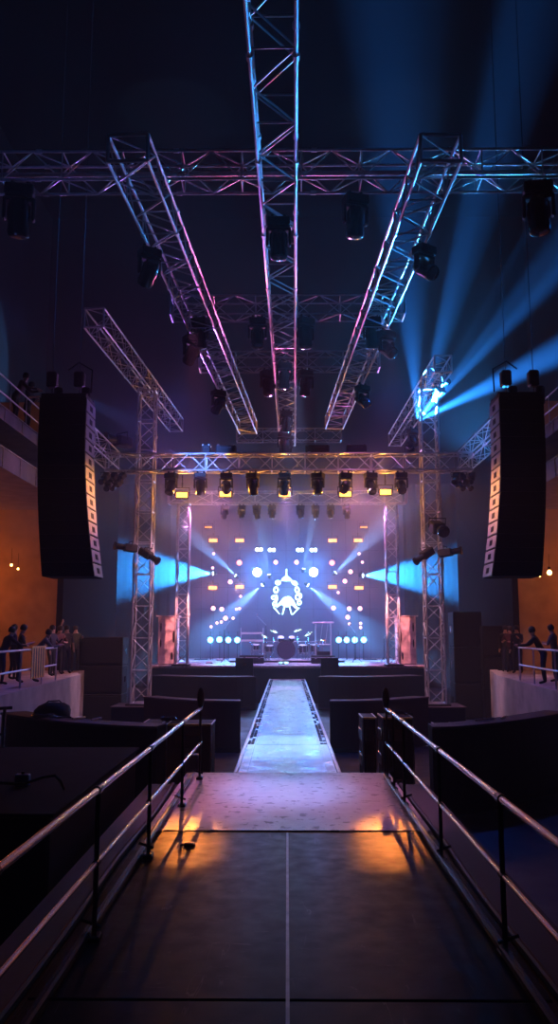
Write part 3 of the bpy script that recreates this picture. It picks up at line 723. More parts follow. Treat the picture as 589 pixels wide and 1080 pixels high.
for i, px in enumerate((222, 231.6, 241, 250.5, 357.7, 366, 374.5, 384)):
    q = at(px, 675 if i != 1 else 674.5, BY - .2); put(cy, q, 'cyan round lamp low behind the stage, %s in the %s group of four' % (ordn[i % 4 + 1], 'left' if i < 4 else 'right'), 'cyan lamps low behind the stage')
    lamp('cyan', q + V((0, -.25, 0)), (.04, .35, 1), 110, None, .2)
    tag(MB().tube((q.x, q.y + .25, STAGE_Z), (q.x, q.y + .25, q.z + .5), .03, 6).build('lamp_post', BLK), 'short black post behind the %s cyan lamp of the %s group' % (ordn[i % 4 + 1], 'left' if i < 4 else 'right'), 'post', 'posts of the cyan lamps')
wh = fix_par(.11, E_WHT, 'pinspot_lamp'); pk = fix_par(.14, E_PNK, 'pinspot_lamp'); rd = fix_par(.17, E_RED, 'pinspot_lamp'); sm = fix_par(.09, E_PNK, 'pinspot_lamp')
DOT = [(271.6, 579.7, wh), (275.4, 579.7, wh), (285, 580, wh), (288.8, 580, wh), (314.8, 580, wh), (318.6, 580, wh), (329, 580, wh), (332.8, 580, wh),
       (225.5, 584, sm), (224.5, 599, sm), (291, 593, pk), (313, 593, pk), (379, 584, sm), (382.5, 593, sm), (370, 603, pk), (364, 613, pk), (243, 613.7, pk), (357, 625, sm), (254, 629, sm),
       (252.6, 593.5, rd), (350.5, 593.6, rd), (225, 641.7, pk), (234, 642.5, pk), (249.5, 642.5, sm), (252.8, 641.8, sm), (352, 641.3, pk), (368.7, 642, pk), (380, 641.8, pk),
       (238, 652, pk), (246, 652, sm), (233.5, 656, sm), (229, 657, sm), (222.8, 661, sm), (367, 651, pk), (368.8, 658, sm), (380.7, 657.5, sm), (380.7, 661.8, sm)]
kinds = {wh.name: 'tiny cool white', pk.name: 'small pinkish white', rd.name: 'round salmon', sm.name: 'tiny pinkish'}
seen = {}
def rowname(py): return 'topmost row' if py < 581 else 'row below the top' if py < 587 else 'upper middle row' if py < 597 else 'middle row' if py < 608 else 'row under the middle' if py < 620 else 'lower middle' if py < 635 else 'low row' if py < 646 else 'bottom rows'
for px, py, pr in DOT:
    q = at(px, py, BY - .1)
    side = 'left' if px < 302 else 'right'
    nm = kinds[pr.name] + ' pinspot behind the drums, %s, %s half' % (rowname(py), side)
    same = sorted([d for d in DOT if kinds[d[2].name] == kinds[pr.name] and rowname(d[1]) == rowname(py) and (d[0] < 302) == (px < 302)])
    if len(same) > 1: nm += ', %s from left' % ordn[same.index((px, py, pr)) + 1] if False else ', %s from the left' % ordn[[(d[0], d[1]) for d in sorted(same, key=lambda d: (d[0], d[1]))].index((px, py)) + 1]
    put(pr, q, nm, 'pinspots on the back grid')

# crest of bright lamp plates
t = thing('crest_sign', 'glowing white crest sign with laurel arch and peaked centre above the drums', 'sign', at(302, 628, BY - .5))
O = t.location
def pl(pts, nm='plate', e=.06):
    P = [at(280 + x / 13.09, 600 + y / 13.09, BY - .5) - O for x, y in pts]
    MB().prism(P, (0, e, 0)).build(nm, E_CREST, t)
pl([(285, 0), (300, 0), (303, 95), (340, 120), (375, 165), (290, 170), (215, 165), (240, 120), (282, 95)], 'crown_peak')
def oval(cx, cy, rx, ry, rot=0, n=12, hole=0): 
    c, s = math.cos(rot), math.sin(rot)
    ring = [(cx + rx * math.cos(2 * PI * i / n) * c - ry * math.sin(2 * PI * i / n) * s, cy + rx * math.cos(2 * PI * i / n) * s + ry * math.sin(2 * PI * i / n) * c) for i in range(n)]
    if not hole: return pl(ring, 'leaf_plate')
    inn = [(cx + (x - cx) * hole, cy + (y - cy) * hole) for x, y in ring]
    b = MB()
    for i in range(n):
        j = (i + 1) % n
        P = [at(280 + x / 13.09, 600 + y / 13.09, BY - .5) - O for x, y in (ring[i], ring[j], inn[j], inn[i])]
        b.prism(P, (0, .06, 0))
    b.build('leaf_ring', E_CREST, t)
oval(175, 190, 42, 36); oval(405, 195, 50, 30, .6); oval(148, 290, 38, 50, 0, 12, .45); oval(118, 395, 40, 34, 0, 10, .4); oval(155, 405, 20, 50); oval(130, 480, 32, 42, .3, 10, .35)
oval(440, 290, 36, 50, -.2, 12, .45); oval(450, 390, 42, 46, 0, 12, .5); oval(485, 370, 24, 40, -.2, 10, .5); oval(470, 465, 34, 40, .3, 10, .4)
pl([(285, 385), (300, 392), (310, 375), (350, 385), (390, 430), (450, 540), (415, 545), (365, 495), (330, 520), (300, 528), (265, 520), (225, 490), (160, 535), (150, 515), (215, 440), (255, 395)], 'wing_plate')
pl([(105, 530), (130, 530), (205, 625), (190, 625)], 'ray_plate'); pl([(455, 535), (480, 535), (385, 632), (370, 630)], 'ray_plate'); pl([(255, 525), (275, 528), (245, 632), (228, 632)], 'ray_plate'); pl([(325, 520), (342, 518), (372, 628), (358, 632)], 'ray_plate')
MB().tube(at(302, 607, BY - .44) - O, at(302, 548, BY - .2) - O, .012, 6).build('hanging_wire', BLK, t)
lamp('crest', O + V((0, -.5, .2)), (.3, .7, 1), 260, None, .4)

# moving heads ------------------------------------------------------
def moving_head(name='moving_head_lamp', E=None):
    """hangs down from z=0"""
    t = thing(name, 'x', 'lamp')
    MB().cbox((-.19, -.14, -.20), (.19, .14, -.04), .02).build('base', BLK, t)
    for x in (-.1, .1): MB().tube((x, 0, -.05), (x, 0, .04), .03, 8).build('clamp', BLK, t)
    y = MB().cbox((-.21, -.07, -.26), (.21, .07, -.20), .02).cbox((-.21, -.06, -.52), (-.165, .06, -.22), .02).cbox((.165, -.06, -.52), (.21, .06, -.22), .02).build('yoke', BLK, t)
    h = MB().lathe([(.05, .24), (.11, .22), (.15, .14), (.155, .0), (.14, -.1), (.15, -.2), (.135, -.26), (.12, -.27)], 16).build('head', BLKG, t, smooth=True, loc=(0, 0, -.46))
    MB().lathe([(.12, -.255), (.11, -.275), (.06, -.29), (.001, -.295)], 16).build('lens', E or LENS, h, smooth=True)
    return t
mh = moving_head(); mhw = moving_head(E=E_WHT)
def place_mh(p, label, group, tilt=0.0, pan=0.0, s=1.0, lit=False):
    o = put(mhw if lit else mh, p, label, group, (0, 0, pan)); o.scale = (s, s, s)
    for c in o.children:
        if c.name.startswith('head'): c.rotation_euler = (tilt, 0, 0)
    return o
for i, (px, tl) in enumerate(((181, -.5), (212, .15), (239, 1.2), (267, .2), (300, .5), (335.5, -.1), (364.5, 1.2), (391, -.6), (423, -.8))):
    q = at(px, 500, MY - .15); place_mh(V((q.x, MY - .2, MZ - .06)), 'black moving head under the main truss, %s of nine from the left' % ordn[i + 1], 'moving heads under the main truss', tl, R.uniform(-.5, .5), 1.18)
# near trusses
place_mh(V((at(376, 214, T1Y).x, T1Y + .2, ZG - .06)), 'dark moving head hanging from the nearest crosswise truss right of centre', 'moving heads on ceiling trusses', .2, .3, 1.15)
place_mh(V((at(565, 228, T1Y).x, T1Y - .2, ZG - .06)), 'dark moving head hanging from the nearest crosswise truss at the far right', 'moving heads on ceiling trusses', -.1, -.2, 1.35)
place_mh(V((at(24, 225, T1Y).x, T1Y - .2, ZG - .06)), 'unlit moving head hanging from the nearest crosswise truss at the far left', 'moving heads on ceiling trusses', .3, .2, 1.35)
place_mh(V((at(294, 200, T1Y).x, T1Y + .1, ZL - .06)), 'dark moving head under the middle ceiling truss beside the nearest cross truss', 'moving heads on ceiling trusses', .0, 0, 1.1)
for tr, s_, nm in ((LT, 1, 'left lengthwise'), (RT, -1, 'right lengthwise')):
    for k, (f, w) in enumerate(((.16, 'near its front end'), (.42, 'at its middle'), (.68, 'near the stage end'))):
        p = tr[0].lerp(tr[1], f); place_mh(p + V((s_ * .0 - s_ * .3, 0, -.04)), 'black moving head on the %s ceiling truss, %s' % (nm, w), 'moving heads on ceiling trusses', .9 * s_, .6, 1.1)
for k, (f, w) in enumerate(((.62, 'half way along'), (.80, 'near the stage end'), (.93, 'at the stage end'))):
    p = CT[0].lerp(CT[1], f); place_mh(p + V((0, 0, -.04)), 'black moving head under the middle ceiling truss, %s' % w, 'moving heads on ceiling trusses', .2, .2, 1.05)
for (px, y, w) in ((272, T2Y, 'second'), (322, T2Y, 'second'), (283, T3Y, 'third'), (322, T3Y, 'third'), (212, T2Y, 'second'), (392, T2Y, 'second')):
    q = at(px, 345, y); s = 'left' if px < 302 else 'right'; o_ = 'outer' if px in (212, 392) else 'inner'
    place_mh(V((q.x, y - .2, ZG - .06)), 'dark moving head under the %s crosswise truss, %s %s' % (w, o_, s), 'moving heads on ceiling trusses', R.uniform(-.3, .3), R.uniform(-.6, .6), 1.15)
# heads hung under the rear stage truss, edges catching light
for i, px in enumerate((237, 255, 271, 287, 317, 333, 349, 366)):
    q = at(px, 540, SMY); place_mh(V((q.x, SMY, SMZ - .06)), 'small moving head under the rear stage truss, %s of eight from the left' % ordn[i + 1], 'moving heads under the rear truss', R.uniform(-.6, .6), R.uniform(-.5, .5), 1.0)
# beam heads on the back grid ------------------------------------------------
BE = [(225, 605, (-1, -.5, .0), 'at the left end, throwing a wide blue beam outwards', (.02, .30, 1), 110000, 42),
      (383, 607, (1, -.5, -.02), 'at the right end, throwing a wide blue beam outwards', (.02, .30, 1), 110000, 40),
      (249, 607, (-.85, -.3, .75), 'left of the flood lamps, beam going up left', (.15, .42, 1), 26000, 18),
      (354, 604, (.85, -.3, .8), 'right of the flood lamps, beam going up right', (.15, .42, 1), 26000, 20),
      (284, 606, (-.2, -.25, 1), 'left of the crest, beam going up', (.2, .5, 1), 15000, 14),
      (320.5, 600, (.2, -.25, 1), 'right of the crest, beam going up', (.2, .5, 1), 15000, 14),
      (277, 617, (-.8, -.3, -.7), 'beside the crest, beam going down left', (.15, .42, 1), 26000, 24),
      (325, 617, (.85, -.3, -.7), 'beside the crest, beam going down right', (.15, .42, 1), 26000, 24)]
bh = fix_par(.12, E_WHT, 'beam_lamp')
for px, py, dr, w, col, pw, an in BE:
    q = at(px, py, BY - .45); dr = V(dr).normalized()
    o = put(bh, q, 'beam lamp on the back grid, ' + w, 'beam lamps on the back grid', dr.to_track_quat('-Y', 'Z').to_euler())
    lamp('beam', q + dr * .12, col, pw, dr, .03, an, .6 if an > 30 else .3)
# tower lamps (unlit shutters) and clusters
def profile(p, d, label, s=1.0):
    t = thing('profile_lamp', label, 'lamp', p, 'profile lamps on the towers'); t.scale = (s, s, s)
    t.rotation_euler = V(d).to_track_quat('-Y', 'Z').to_euler(); M = Matrix.Rotation(PI / 2, 4, 'X')
    MB().cbox((-.14, .0, -.12), (.14, .42, .12), .03).build('body', BLK, t)
    MB().lathe([(.09, .0), (.1, .25), (.13, .27), (.13, .32), (.11, .33)], 14, M).build('barrel', BLKG, t, smooth=True)
    MB().path([V((-.18, .2, 0)), V((-.18, .2, .2)), V((.18, .2, .2)), V((.18, .2, 0))], .014, 6).build('yoke', BLK, t)
    return t
def tl(px, py, y, d, lab, s=1.2): profile(at(px, py, y), d, lab, s)
tl(131, 577, MY - .1, (-.9, -.5, .1), 'boxy black lamp clamped to the outside of the left tower', 1.15)
tl(159, 587, MY + .2, (.8, -.4, -.5), 'small black lamp on the stage side of the left tower', 1.2)
tl(446, 587, MY + .2, (-.7, -.4, -.5), 'small black lamp on the stage side of the right tower', 1.2)
tl(477, 582, MY - .1, (.9, -.5, .1), 'boxy black lamp clamped to the outside of the right tower', 1.15)
tl(464, 558, MY - .3, (.1, -1, -.3), 'bulky dark lamp on the front of the right tower', 1.7)
tl(466, 410, MY + .4, (.3, -.8, .5), 'black lamp at the top of the right tower below the side truss', 1.4)
tl(433, 473, MY, (-.2, -1, .2), 'round faced lamp standing on the main truss by the right tower', 1.1)
tl(122, 464, MY - .5, (-.6, -.8, 0), 'flat black lamp on the left end of the main truss', 1.6)
tl(170, 612, 44.5, (-.5, -.7, .2), 'small pale lamp hanging beside the left inner tower', 1.0) if False else None
for s, px in ((-1, 118), (1, 489)):
    for k in range(5):
        q = at(px + (k - 2) * 4.2, 505 + (k % 2) * 7, MY - 1.2 + .3 * k)
        profile(q, (R.uniform(-.5, .5), -.9, -.7), 'small black lamp in the cluster under the %s outrigger, %s along' % ('left' if s < 0 else 'right', ordn[k + 1]), .85)
# boxes on top of main truss
for i, (px, w, lab) in enumerate(((218, .3, 'small black distribution box on top of the main truss, first from the left'), (239, .75, 'long black flat box on top of the main truss, second from the left'), (335, .9, 'long black flat box on top of the main truss right of centre'), (376, .75, 'black flat box on top of the main truss farthest right'))):
    q = at(px, 476, MY); t = thing('power_box', lab, 'box', (q.x, MY, MZ + .66), 'boxes on top of the main truss')
    MB().cbox((-w / 2, -.2, 0), (w / 2, .2, .3), .03).build('body', BLK, t); MB().tube((-w * .3, -.21, .2), (w * .3, -.21, .2), .012, 6).build('handle', STEEL, t)
    for s in (-1, 1): MB().cbox((s * w * .4 - .03, -.2, .3), (s * w * .4 + .03, .2, .33), .005).build('foot_rail', STEEL, t)
place_mh(V((at(300, 470, MY).x, MY - .1, MZ + 1.5)), 'dark moving head above the middle of the main truss', 'moving heads on ceiling trusses', 0, 0, 1.2)
for x, z0, z1, lab in ((at(300, 470, MY).x, MZ + .66, MZ + 1.5, 'black hanger bar above the middle of the main truss'),):
    tag(MB().tube((x + .25, MY, z0), (x + .25, MY, ZL), .02, 6).tube((x, MY - .1, z1 + .03), (x + .25, MY, z1 + .03), .02, 6).build('hanger_bar', BLK), lab, 'bar')

# chain hoists and wires
def hoist(p, ztop, label):
    t = thing('chain_hoist', label, 'hoist', p, 'chain hoists')
    MB().cbox((-.13, -.13, 0), (.13, .13, .42), .04).build('motor', BLK, t); MB().tube((0, 0, .42), (0, 0, ztop - p[2]), .012, 6).build('chain', STEEL, t)
    MB().path([V((0, 0, 0)), V((0, 0, -.12)), V((.05, 0, -.17)), V((0, 0, -.2)), V((-.04, 0, -.16))], .014, 6).build('hook', STEEL, t)
    MB().lathe([(.05, -.5), (.11, -.42), (.12, -.05), (.1, 0)], 10, Matrix.Translation((.17, 0, 0))).build('chain_bag', BLK, t, smooth=True)
# ------------------------------------------------------------------ line arrays
def line_array(sgn, label):
    Y0 = 20.0
    pxo, pxi = (38.5, 88) if sgn < 0 else (577.5, 530.5)
    xo, xi = at(pxo, 500, Y0).x, at(pxi, 500, Y0).x
    ztop, zbot = at(60, 419, Y0).z, at(60, 608, Y0).z
    n = 13; h = (ztop - zbot) / n
    t = thing('line_array', label, 'speaker', (xi, Y0, ztop), 'line array speaker hangs')
    s = 1 if sgn < 0 else -1          # front faces +x for the left hang
    W = abs(xi - xo); D = 1.0
    off = [0.0]; ang = []
    for i in range(n):
        f = max(0, (i - 4) / (n - 5)); ang.append(f * .21)
    sh = lambda i: .34 * max(0, (i - 3) / (n - 3)) ** 1.8
    so = lambda i: .24 * max(0, (i - 3) / (n - 3)) ** 1.8
    for i in range(n):
        x, x2, o1, o2, z = sh(i), sh(i + 1), so(i), so(i + 1), -h * i
        P = [V((s * x, 0, z - .006)), V((s * x2, 0, z - h + .006)), V((-s * W + s * o2, 0, z - h + .004)), V((-s * W + s * o1, 0, z - .004))]
        co = MB().prism(P, (0, D, 0)).build('cabinet', CAB, t)
        M = Matrix.Translation((s * x, 0, z)) @ Matrix.Rotation(-s * math.atan2(x2 - x, h), 4, 'Y')
        g_ = MB(); g_.cbox((min(0, s * .02), .03, -h + .02), (max(0, s * .02), D - .03, -.02), .006, M); g_.build('grille', GRILLE, co)
        dv = MB(); dv.cbox((min(s * .02, s * .028), .38, -h * .72), (max(s * .02, s * .028), .64, -h * .32), .003, M); dv.build('horn', DRAPE, co)
    # rigging frame
    f = MB(); f.cbox((min(0, -s * W), .1, .02), (max(0, -s * W), .2, .14), .01).cbox((min(0, -s * W), .8, .02), (max(0, -s * W), .9, .14), .01)
    f.cbox((min(0, -s * .1), 0, .0), (max(0, -s * .1), 1.0, .1), .01); f.build('rigging_frame', BLK, t)
    MB().path([V((s * .1, .1, .14)), V((s * .1, .15, .75)), V((-s * .25, .15, .95)), V((-s * .55, .3, .8))], .02, 8).build('cable_loom', BLKG, t, smooth=True)
    hoist((xi - s * .28, Y0 + .4, ztop + .36), 31.9, 'black chain hoist above the inner side of the %s speaker hang' % ('left' if sgn < 0 else 'right'))
    hoist((xi - s * .98, Y0 + .4, ztop + .36), 31.9, 'black chain hoist above the outer side of the %s speaker hang' % ('left' if sgn < 0 else 'right'))
    return t
line_array(-1, 'tall hanging black line array of loudspeakers at the left')
line_array(1, 'tall hanging black line array of loudspeakers at the right')

# PA stacks on the floor beside the stage
def stack(px0, px1, pyt, y, lab):
    a, b = at(px0, pyt, y), at(px1, pyt, y); w = b.x - a.x; n = 3; hh = (a.z - FLOOR_Z) / n
    for k in range(n):
        t = thing('subwoofer', '%s, %s one of three in the stack' % (lab, ('bottom', 'middle', 'top')[k]), 'speaker', (a.x, y, FLOOR_Z + k * hh), 'stacked bass speakers')
        MB().cbox((0, 0, .003), (w, 1.1, hh - .003), .03).build('cabinet', CAB, t)
        MB().cbox((w * .06, -.02, .08), (w * .94, 0, hh - .08), .01).build('grille', BLK, t)
        for s in (0, 1): MB().cbox((s * w - .012, .4, hh * .4), (s * w + .012, .7, hh * .6), .005).build('side_handle', BLKG, t)
stack(84, 130, 672, 33, 'black bass speaker left of the left tower')
stack(478, 508, 645, 34.5, 'black bass speaker just right of the right tower')
stack(509, 531, 660, 34.0, 'black bass speaker beside the right concrete wall')

# ------------------------------------------------------------------ side terraces
TZ = .78
def terrace(s):
    nm = 'left' if s < 0 else 'right'
    P = [(s * 6.5, 17.5), (s * 6.75, 19.5), (s * 7.15, 26.2), (s * 7.35, 29.5), (s * 8.15, 33.8)]
    pts = P
    # curved wall
    b = MB(); th = .3; vs = []
    for (x, y) in pts: vs += [V((x, y, FLOOR_Z)), V((x, y, TZ + .04)), V((x + s * th, y, TZ + .04)), V((x + s * th, y, FLOOR_Z))]
    n = len(pts)
    b.add(vs, [(i * 4 + j, i * 4 + (j + 1) % 4, (i + 1) * 4 + (j + 1) % 4, (i + 1) * 4 + j) for i in range(n - 1) for j in range(4)] + [(0, 1, 2, 3), tuple(range(4 * n - 4, 4 * n))])
    struct(b.build('partition_%s' % nm, CONC))
    # deck
    poly = [V((x + s * .3, y, TZ - .1)) for x, y in pts] + [V((s * 16.8, 33.8, TZ - .1)), V((s * 16.8, 17.5, TZ - .1))]
    struct(MB().prism(poly, (0, 0, .1)).build('ground_terrace_%s' % nm, CONC))
    struct(MB().box((min(s * 9.3, s * 16.9), 34.0, FLOOR_Z), (max(s * 9.3, s * 16.9), 34.3, 12.0)).build('wall_orange_%s' % nm, PLAST))
    struct(MB().box((min(s * 9.2, s * 9.45), 33.9, FLOOR_Z), (max(s * 9.2, s * 9.45), 44.5, 12.0)).build('wall_return_%s' % nm, DRAPE))
    # railing
    t = thing('guard_rail', 'white painted two bar guard rail on the %s terrace wall' % nm, 'railing', (s * 6.8, 18, TZ), 'terrace guard rails')
    A, B = V((s * 6.85 - s * 6.8, 0, 0)), V((s * 7.25 - s * 6.8, 8.2, 0)); C_ = V((s * 8.3 - s * 6.8, 8.6, 0)) 
    for z, nm2 in ((1.05, 'top_rail'), (.52, 'middle_rail')): MB().tube(A + V((0, 0, z)), B + V((0, 0, z)), .028, 8).build(nm2, TRIMW, t, smooth=True)
    for f in (.0, .25, .5, .78, 1.0):
        q = A.lerp(B, f); MB().tube(q, q + V((0, 0, 1.05)), .026, 8).build('post', TRIMW, t, smooth=True)
    return t

terrace(-1); terrace(1)
# balconies
def balcony(s):
    nm = 'left' if s < 0 else 'right'; X = 8.2
    def bx(z0, z1, t_, name, m): return struct(MB().box((min(s * X, s * 16.9), 15, z0), (max(s * X, s * 16.9), 31.5, z1)).build(name, m))
    zf = at(0, 437, 23.2).z; zg = at(0, 482, 23.2).z
    bx(zf - .2, zf + .2, 0, 'ground_balcony_upper_%s' % nm, BALC); bx(zg - .3, zg + .3, 0, 'ground_balcony_lower_%s' % nm, BALC)
    b = MB()
    for z, h in ((zf, .2), (zg, .3)):
        y = 15.2
        while y < 31: b.box((s * X - s * .02, y, z - h), (s * X, y + .03, z + h)); y += 1.6
    for z, h in ((zf, .2), (zg, .3)): b.box((s * X - s * .04, 15, z + h - .03), (s * X, 31.5, z + h))
    t = thing('balcony_railing', 'two bar metal railing along the upper %s balcony' % nm, 'railing', (s * (X + .1), 15, zf + .2), 'balcony railings')
    for z in (.95, .45): MB().tube((0, 0, z), (0, 16.4, z), .025, 8).build('rail', TRIMW, t, smooth=True)
    for k in range(12): MB().tube((0, k * 1.49, 0), (0, k * 1.49, .95), .02, 6).build('post', TRIMW, t, smooth=True)
    struct(b.build('trim_balcony_%s' % nm, TRIM))

balcony(-1); balcony(1)
def bulb(p, r, lab, pw=0):
    t = thing('ceiling_bulb', lab, 'lamp', p, 'warm bulbs by the terraces')
    MB().lathe([(.002, -r), (r * .7, -r * .7), (r, 0), (r * .7, r * .7), (r * .4, r)], 12).build('bulb', E_BULB, t, smooth=True)
    MB().lathe([(r * .5, r), (r * .55, r * 2.2), (r * .2, r * 2.4)], 10).build('socket', BLK, t, smooth=True)
    MB().tube((0, 0, r * 2.3), (0, 0, r * 2.3 + .5), .008, 5).build('cord', BLK, t)
    if pw: lamp('bulb', V(p) + V((0, 0, -r * 1.5)), (1, .33, .05), pw, None, .05)
q = at(12, 596, 30); bulb(q, .05, 'tiny warm bulb above the left terrace, first of two', 0)
q = at(19, 600, 31); bulb(q, .04, 'tiny warm bulb above the left terrace, second of two', 0)
q = at(580, 604, 32); bulb(q, .1, 'bright warm bulb above the right terrace', 0)
for px in (561, 565, 570): bulb(at(px, 608, 33), .03, 'dim small bulb in the short row by the right wall, %s' % {561: 'innermost', 565: 'middle', 570: 'outermost'}[px])

# ------------------------------------------------------------------ people
def human(loc, rotz, pose, cloth, label, group, hairc=HAIR, s=1.0):
    """one continuous body grown over a posed skeleton"""
    p = pose
    J = {'pelvis': V((0, 0, .95)), 'spine': V((0, -.03, 1.15)), 'chest': V((0, -.02, 1.36)), 'neck': V((0, 0, 1.49)), 'head': V((0, -.02, 1.60)), 'crown': V((0, -.0, 1.70)), 'nose': V((0, -.085, 1.615))}
    lean = p.get('lean', 0)
    Mx = Matrix.Translation(V((0, 0, .95))) @ Matrix.Rotation(lean, 4, 'X') @ Matrix.Translation(V((0, 0, -.95)))
    for k in ('spine', 'chest', 'neck', 'head', 'crown', 'nose'): J[k] = Mx @ J[k]
    Nd = p.get('nod', 0)
    if Nd:
        Mn = Matrix.Translation(J['neck']) @ Matrix.Rotation(Nd, 4, 'X') @ Matrix.Translation(-J['neck'])
        for k in ('head', 'crown', 'nose'): J[k] = Mn @ J[k]
    for sx, nm in ((-1, 'l'), (1, 'r')):
        J['sh' + nm] = Mx @ V((sx * .19, 0, 1.41)); a = p.get('arm' + nm, ((.05, -.1, -.27), (.0, -.2, -.1)))
        J['el' + nm] = J['sh' + nm] + V((sx * a[0][0], a[0][1], a[0][2])); J['wr' + nm] = J['el' + nm] + V((sx * a[1][0], a[1][1], a[1][2]))
        dw = (J['wr' + nm] - J['el' + nm]).normalized(); J['ha' + nm] = J['wr' + nm] + dw * .08; J['fi' + nm] = J['wr' + nm] + dw * .15
        J['th' + nm] = J['wr' + nm] + dw * .07 + V((-sx * .045, 0, .01))
        J['hi' + nm] = V((sx * .1, 0, .9)); st = p.get('step', 0) * sx
        J['kn' + nm] = V((sx * .11, -.05 + st * .5, .5)); J['an' + nm] = V((sx * .12, st, .08)); J['to' + nm] = V((sx * .13, -.17 + st, .04))
    rad = {'pelvis': .14, 'spine': .135, 'chest': .15, 'neck': .058, 'head': .088, 'crown': .07, 'nose': .018}
    for nm in 'lr': rad.update({'sh' + nm: .07, 'el' + nm: .045, 'wr' + nm: .03, 'ha' + nm: .036, 'fi' + nm: .018, 'th' + nm: .012, 'hi' + nm: .1, 'kn' + nm: .06, 'an' + nm: .042, 'to' + nm: .035})
    E = [('pelvis', 'spine'), ('spine', 'chest'), ('chest', 'neck'), ('neck', 'head'), ('head', 'crown'), ('head', 'nose')]
    for nm in 'lr': E += [('chest', 'sh' + nm), ('sh' + nm, 'el' + nm), ('el' + nm, 'wr' + nm), ('wr' + nm, 'ha' + nm), ('ha' + nm, 'fi' + nm), ('wr' + nm, 'th' + nm), ('pelvis', 'hi' + nm), ('hi' + nm, 'kn' + nm), ('kn' + nm, 'an' + nm), ('an' + nm, 'to' + nm)]
    ks = list(J); ix = {k: i for i, k in enumerate(ks)}
    me = bpy.data.meshes.new('body'); me.from_pydata([J[k] for k in ks], [(ix[a], ix[b]) for a, b in E], [])
    o = bpy.data.objects.new('tmp', me); COL.objects.link(o)
    m = o.modifiers.new('s', 'SKIN'); o.modifiers.new('d', 'SUBSURF').levels = 2
    for i, k in enumerate(ks):
        sv = me.skin_vertices[0].data[i]; sv.radius = (rad[k], rad[k] * (.72 if k in ('pelvis', 'spine', 'chest') else 1)); sv.use_root = (k == 'pelvis')
    dg = bpy.context.evaluated_depsgraph_get(); dg.update()
    me2 = bpy.data.meshes.new_from_object(o.evaluated_get(dg)); bpy.data.objects.remove(o)
    me2.materials.clear()
    for q in (SKIN, cloth[0], cloth[1], BLK): me2.materials.append(q)
    sk = ['head', 'crown', 'nose', 'hal', 'har', 'fil', 'fir', 'thl', 'thr', 'neck']; tr_ = ['hil', 'hir', 'knl', 'knr', 'anl', 'anr']
    short = p.get('short', False)
    segs = []
    for a, b in E:
        c = 0 if b in sk or (short and b in ('wrl', 'wrr')) else 2 if b in tr_ else 3 if b in ('tol', 'tor') else 1
        if b == 'neck': c = 1
        segs.append((J[a], J[b], c))
    for f in me2.polygons:
        c = f.center; best = (9, 1)
        for a, b, k in segs:
            ab = b - a; tt = max(0, min(1, (c - a).dot(ab) / ab.length_squared)); d_ = (c - a - ab * tt).length
            if d_ < best[0]: best = (d_, k)
        f.material_index = best[1]; f.use_smooth = True
    t = thing('person', label, 'person', loc, group, (0, 0, rotz)); t.scale = (s, s, s)
    bo = bpy.data.objects.new('body', me2); COL.objects.link(bo); bo.parent = t
    hd = (J['head'] + J['crown']) / 2; dirh = (J['crown'] - J['neck']).normalized(); back = (J['head'] - J['nose']).normalized()
    Mh = Matrix.Translation(hd + back * .02 + dirh * .025) @ dirh.to_track_quat('Z', 'Y').to_matrix().to_4x4()
    MB().lathe([(.085, -.07), (.104, -.02), (.106, .03), (.092, .08), (.05, .112), (.01, .12)], 14, Mh @ Matrix.Translation(V((0, 0, 0)))).build('hair', hairc, t, smooth=True)
    return t
POSES = [dict(lean=.55, nod=-.3, arml=((.08, -.22, -.2), (-.1, -.25, -.02)), armr=((.08, -.22, -.2), (-.12, -.25, .0))),
         dict(lean=.05, arml=((.03, -.03, -.29), (.02, -.08, -.24)), armr=((.06, -.12, -.25), (-.05, -.2, .15)), step=.05),
         dict(lean=.15, nod=.15, arml=((.1, -.08, -.26), (-.12, -.2, .05)), armr=((.1, -.08, -.26), (-.2, -.18, .02)), short=True),
         dict(lean=.0, arml=((.12, -.1, .2), (-.05, -.08, .25)), armr=((.05, -.03, -.28), (.0, -.1, -.22)), short=True),
         dict(lean=.75, nod=-.5, arml=((.05, -.2, -.22), (.0, -.22, .05)), armr=((.05, -.2, -.22), (.0, -.22, .05)))]
def pp(px, pyhead, y, pose, ci, lab, rz=0.0, zf=None):
    """person standing on the terrace, head near the given direction"""
    q = at(px, pyhead, y); zf = TZ if zf is None else zf
    human((q.x, y, zf), rz, POSES[pose], (CLOTH[ci], CLOTH[(ci * 3 + 1) % 2]), lab, 'spectators')
S = 1.15   # facing across the hall towards the stage
for a in ((3, 648, 24.5, 0, 1, 'person at the left picture edge with dark hair, leaning forward', 2.4),
          (15, 650, 27.0, 1, 0, 'person in dark clothes standing against the orange wall', 2.1),
          (21, 652, 25.5, 2, 1, 'person with folded arms beside the yellow draped rail', 2.0),
          (38, 650, 25.8, 4, 3, 'person bending far forward over the left guard rail', 1.9),
          (55, 655, 29.5, 1, 0, 'person in navy standing past the end of the left guard rail', 1.2),
          (62, 657, 30.6, 2, 2, 'person in maroon with arms crossed past the left guard rail', .8),
          (71, 655, 31.2, 3, 3, 'person with one arm raised near the end of the left terrace', .6),
          (80, 661, 32.9, 1, 4, 'person farthest along the left terrace, face lit pink', .5)):
    pp(*a[:6], rz=a[6])
for a in ((572, 640, 25.0, 0, 1, 'person in black leaning over the right guard rail at its end', -2.0),
          (585, 648, 26.0, 2, 3, 'person with folded arms at the right picture edge', -2.2),
          (545, 648, 31.5, 1, 0, 'person in navy standing beyond the right guard rail', -.7),
          (538, 652, 32.4, 2, 2, 'person in maroon with arms crossed on the right terrace end', -.5),
          (533, 655, 33.0, 1, 1, 'person in black at the far end of the right terrace', -.3)):
    pp(*a[:6], rz=a[6])
zfb = at(0, 437, 23.2).z + .2
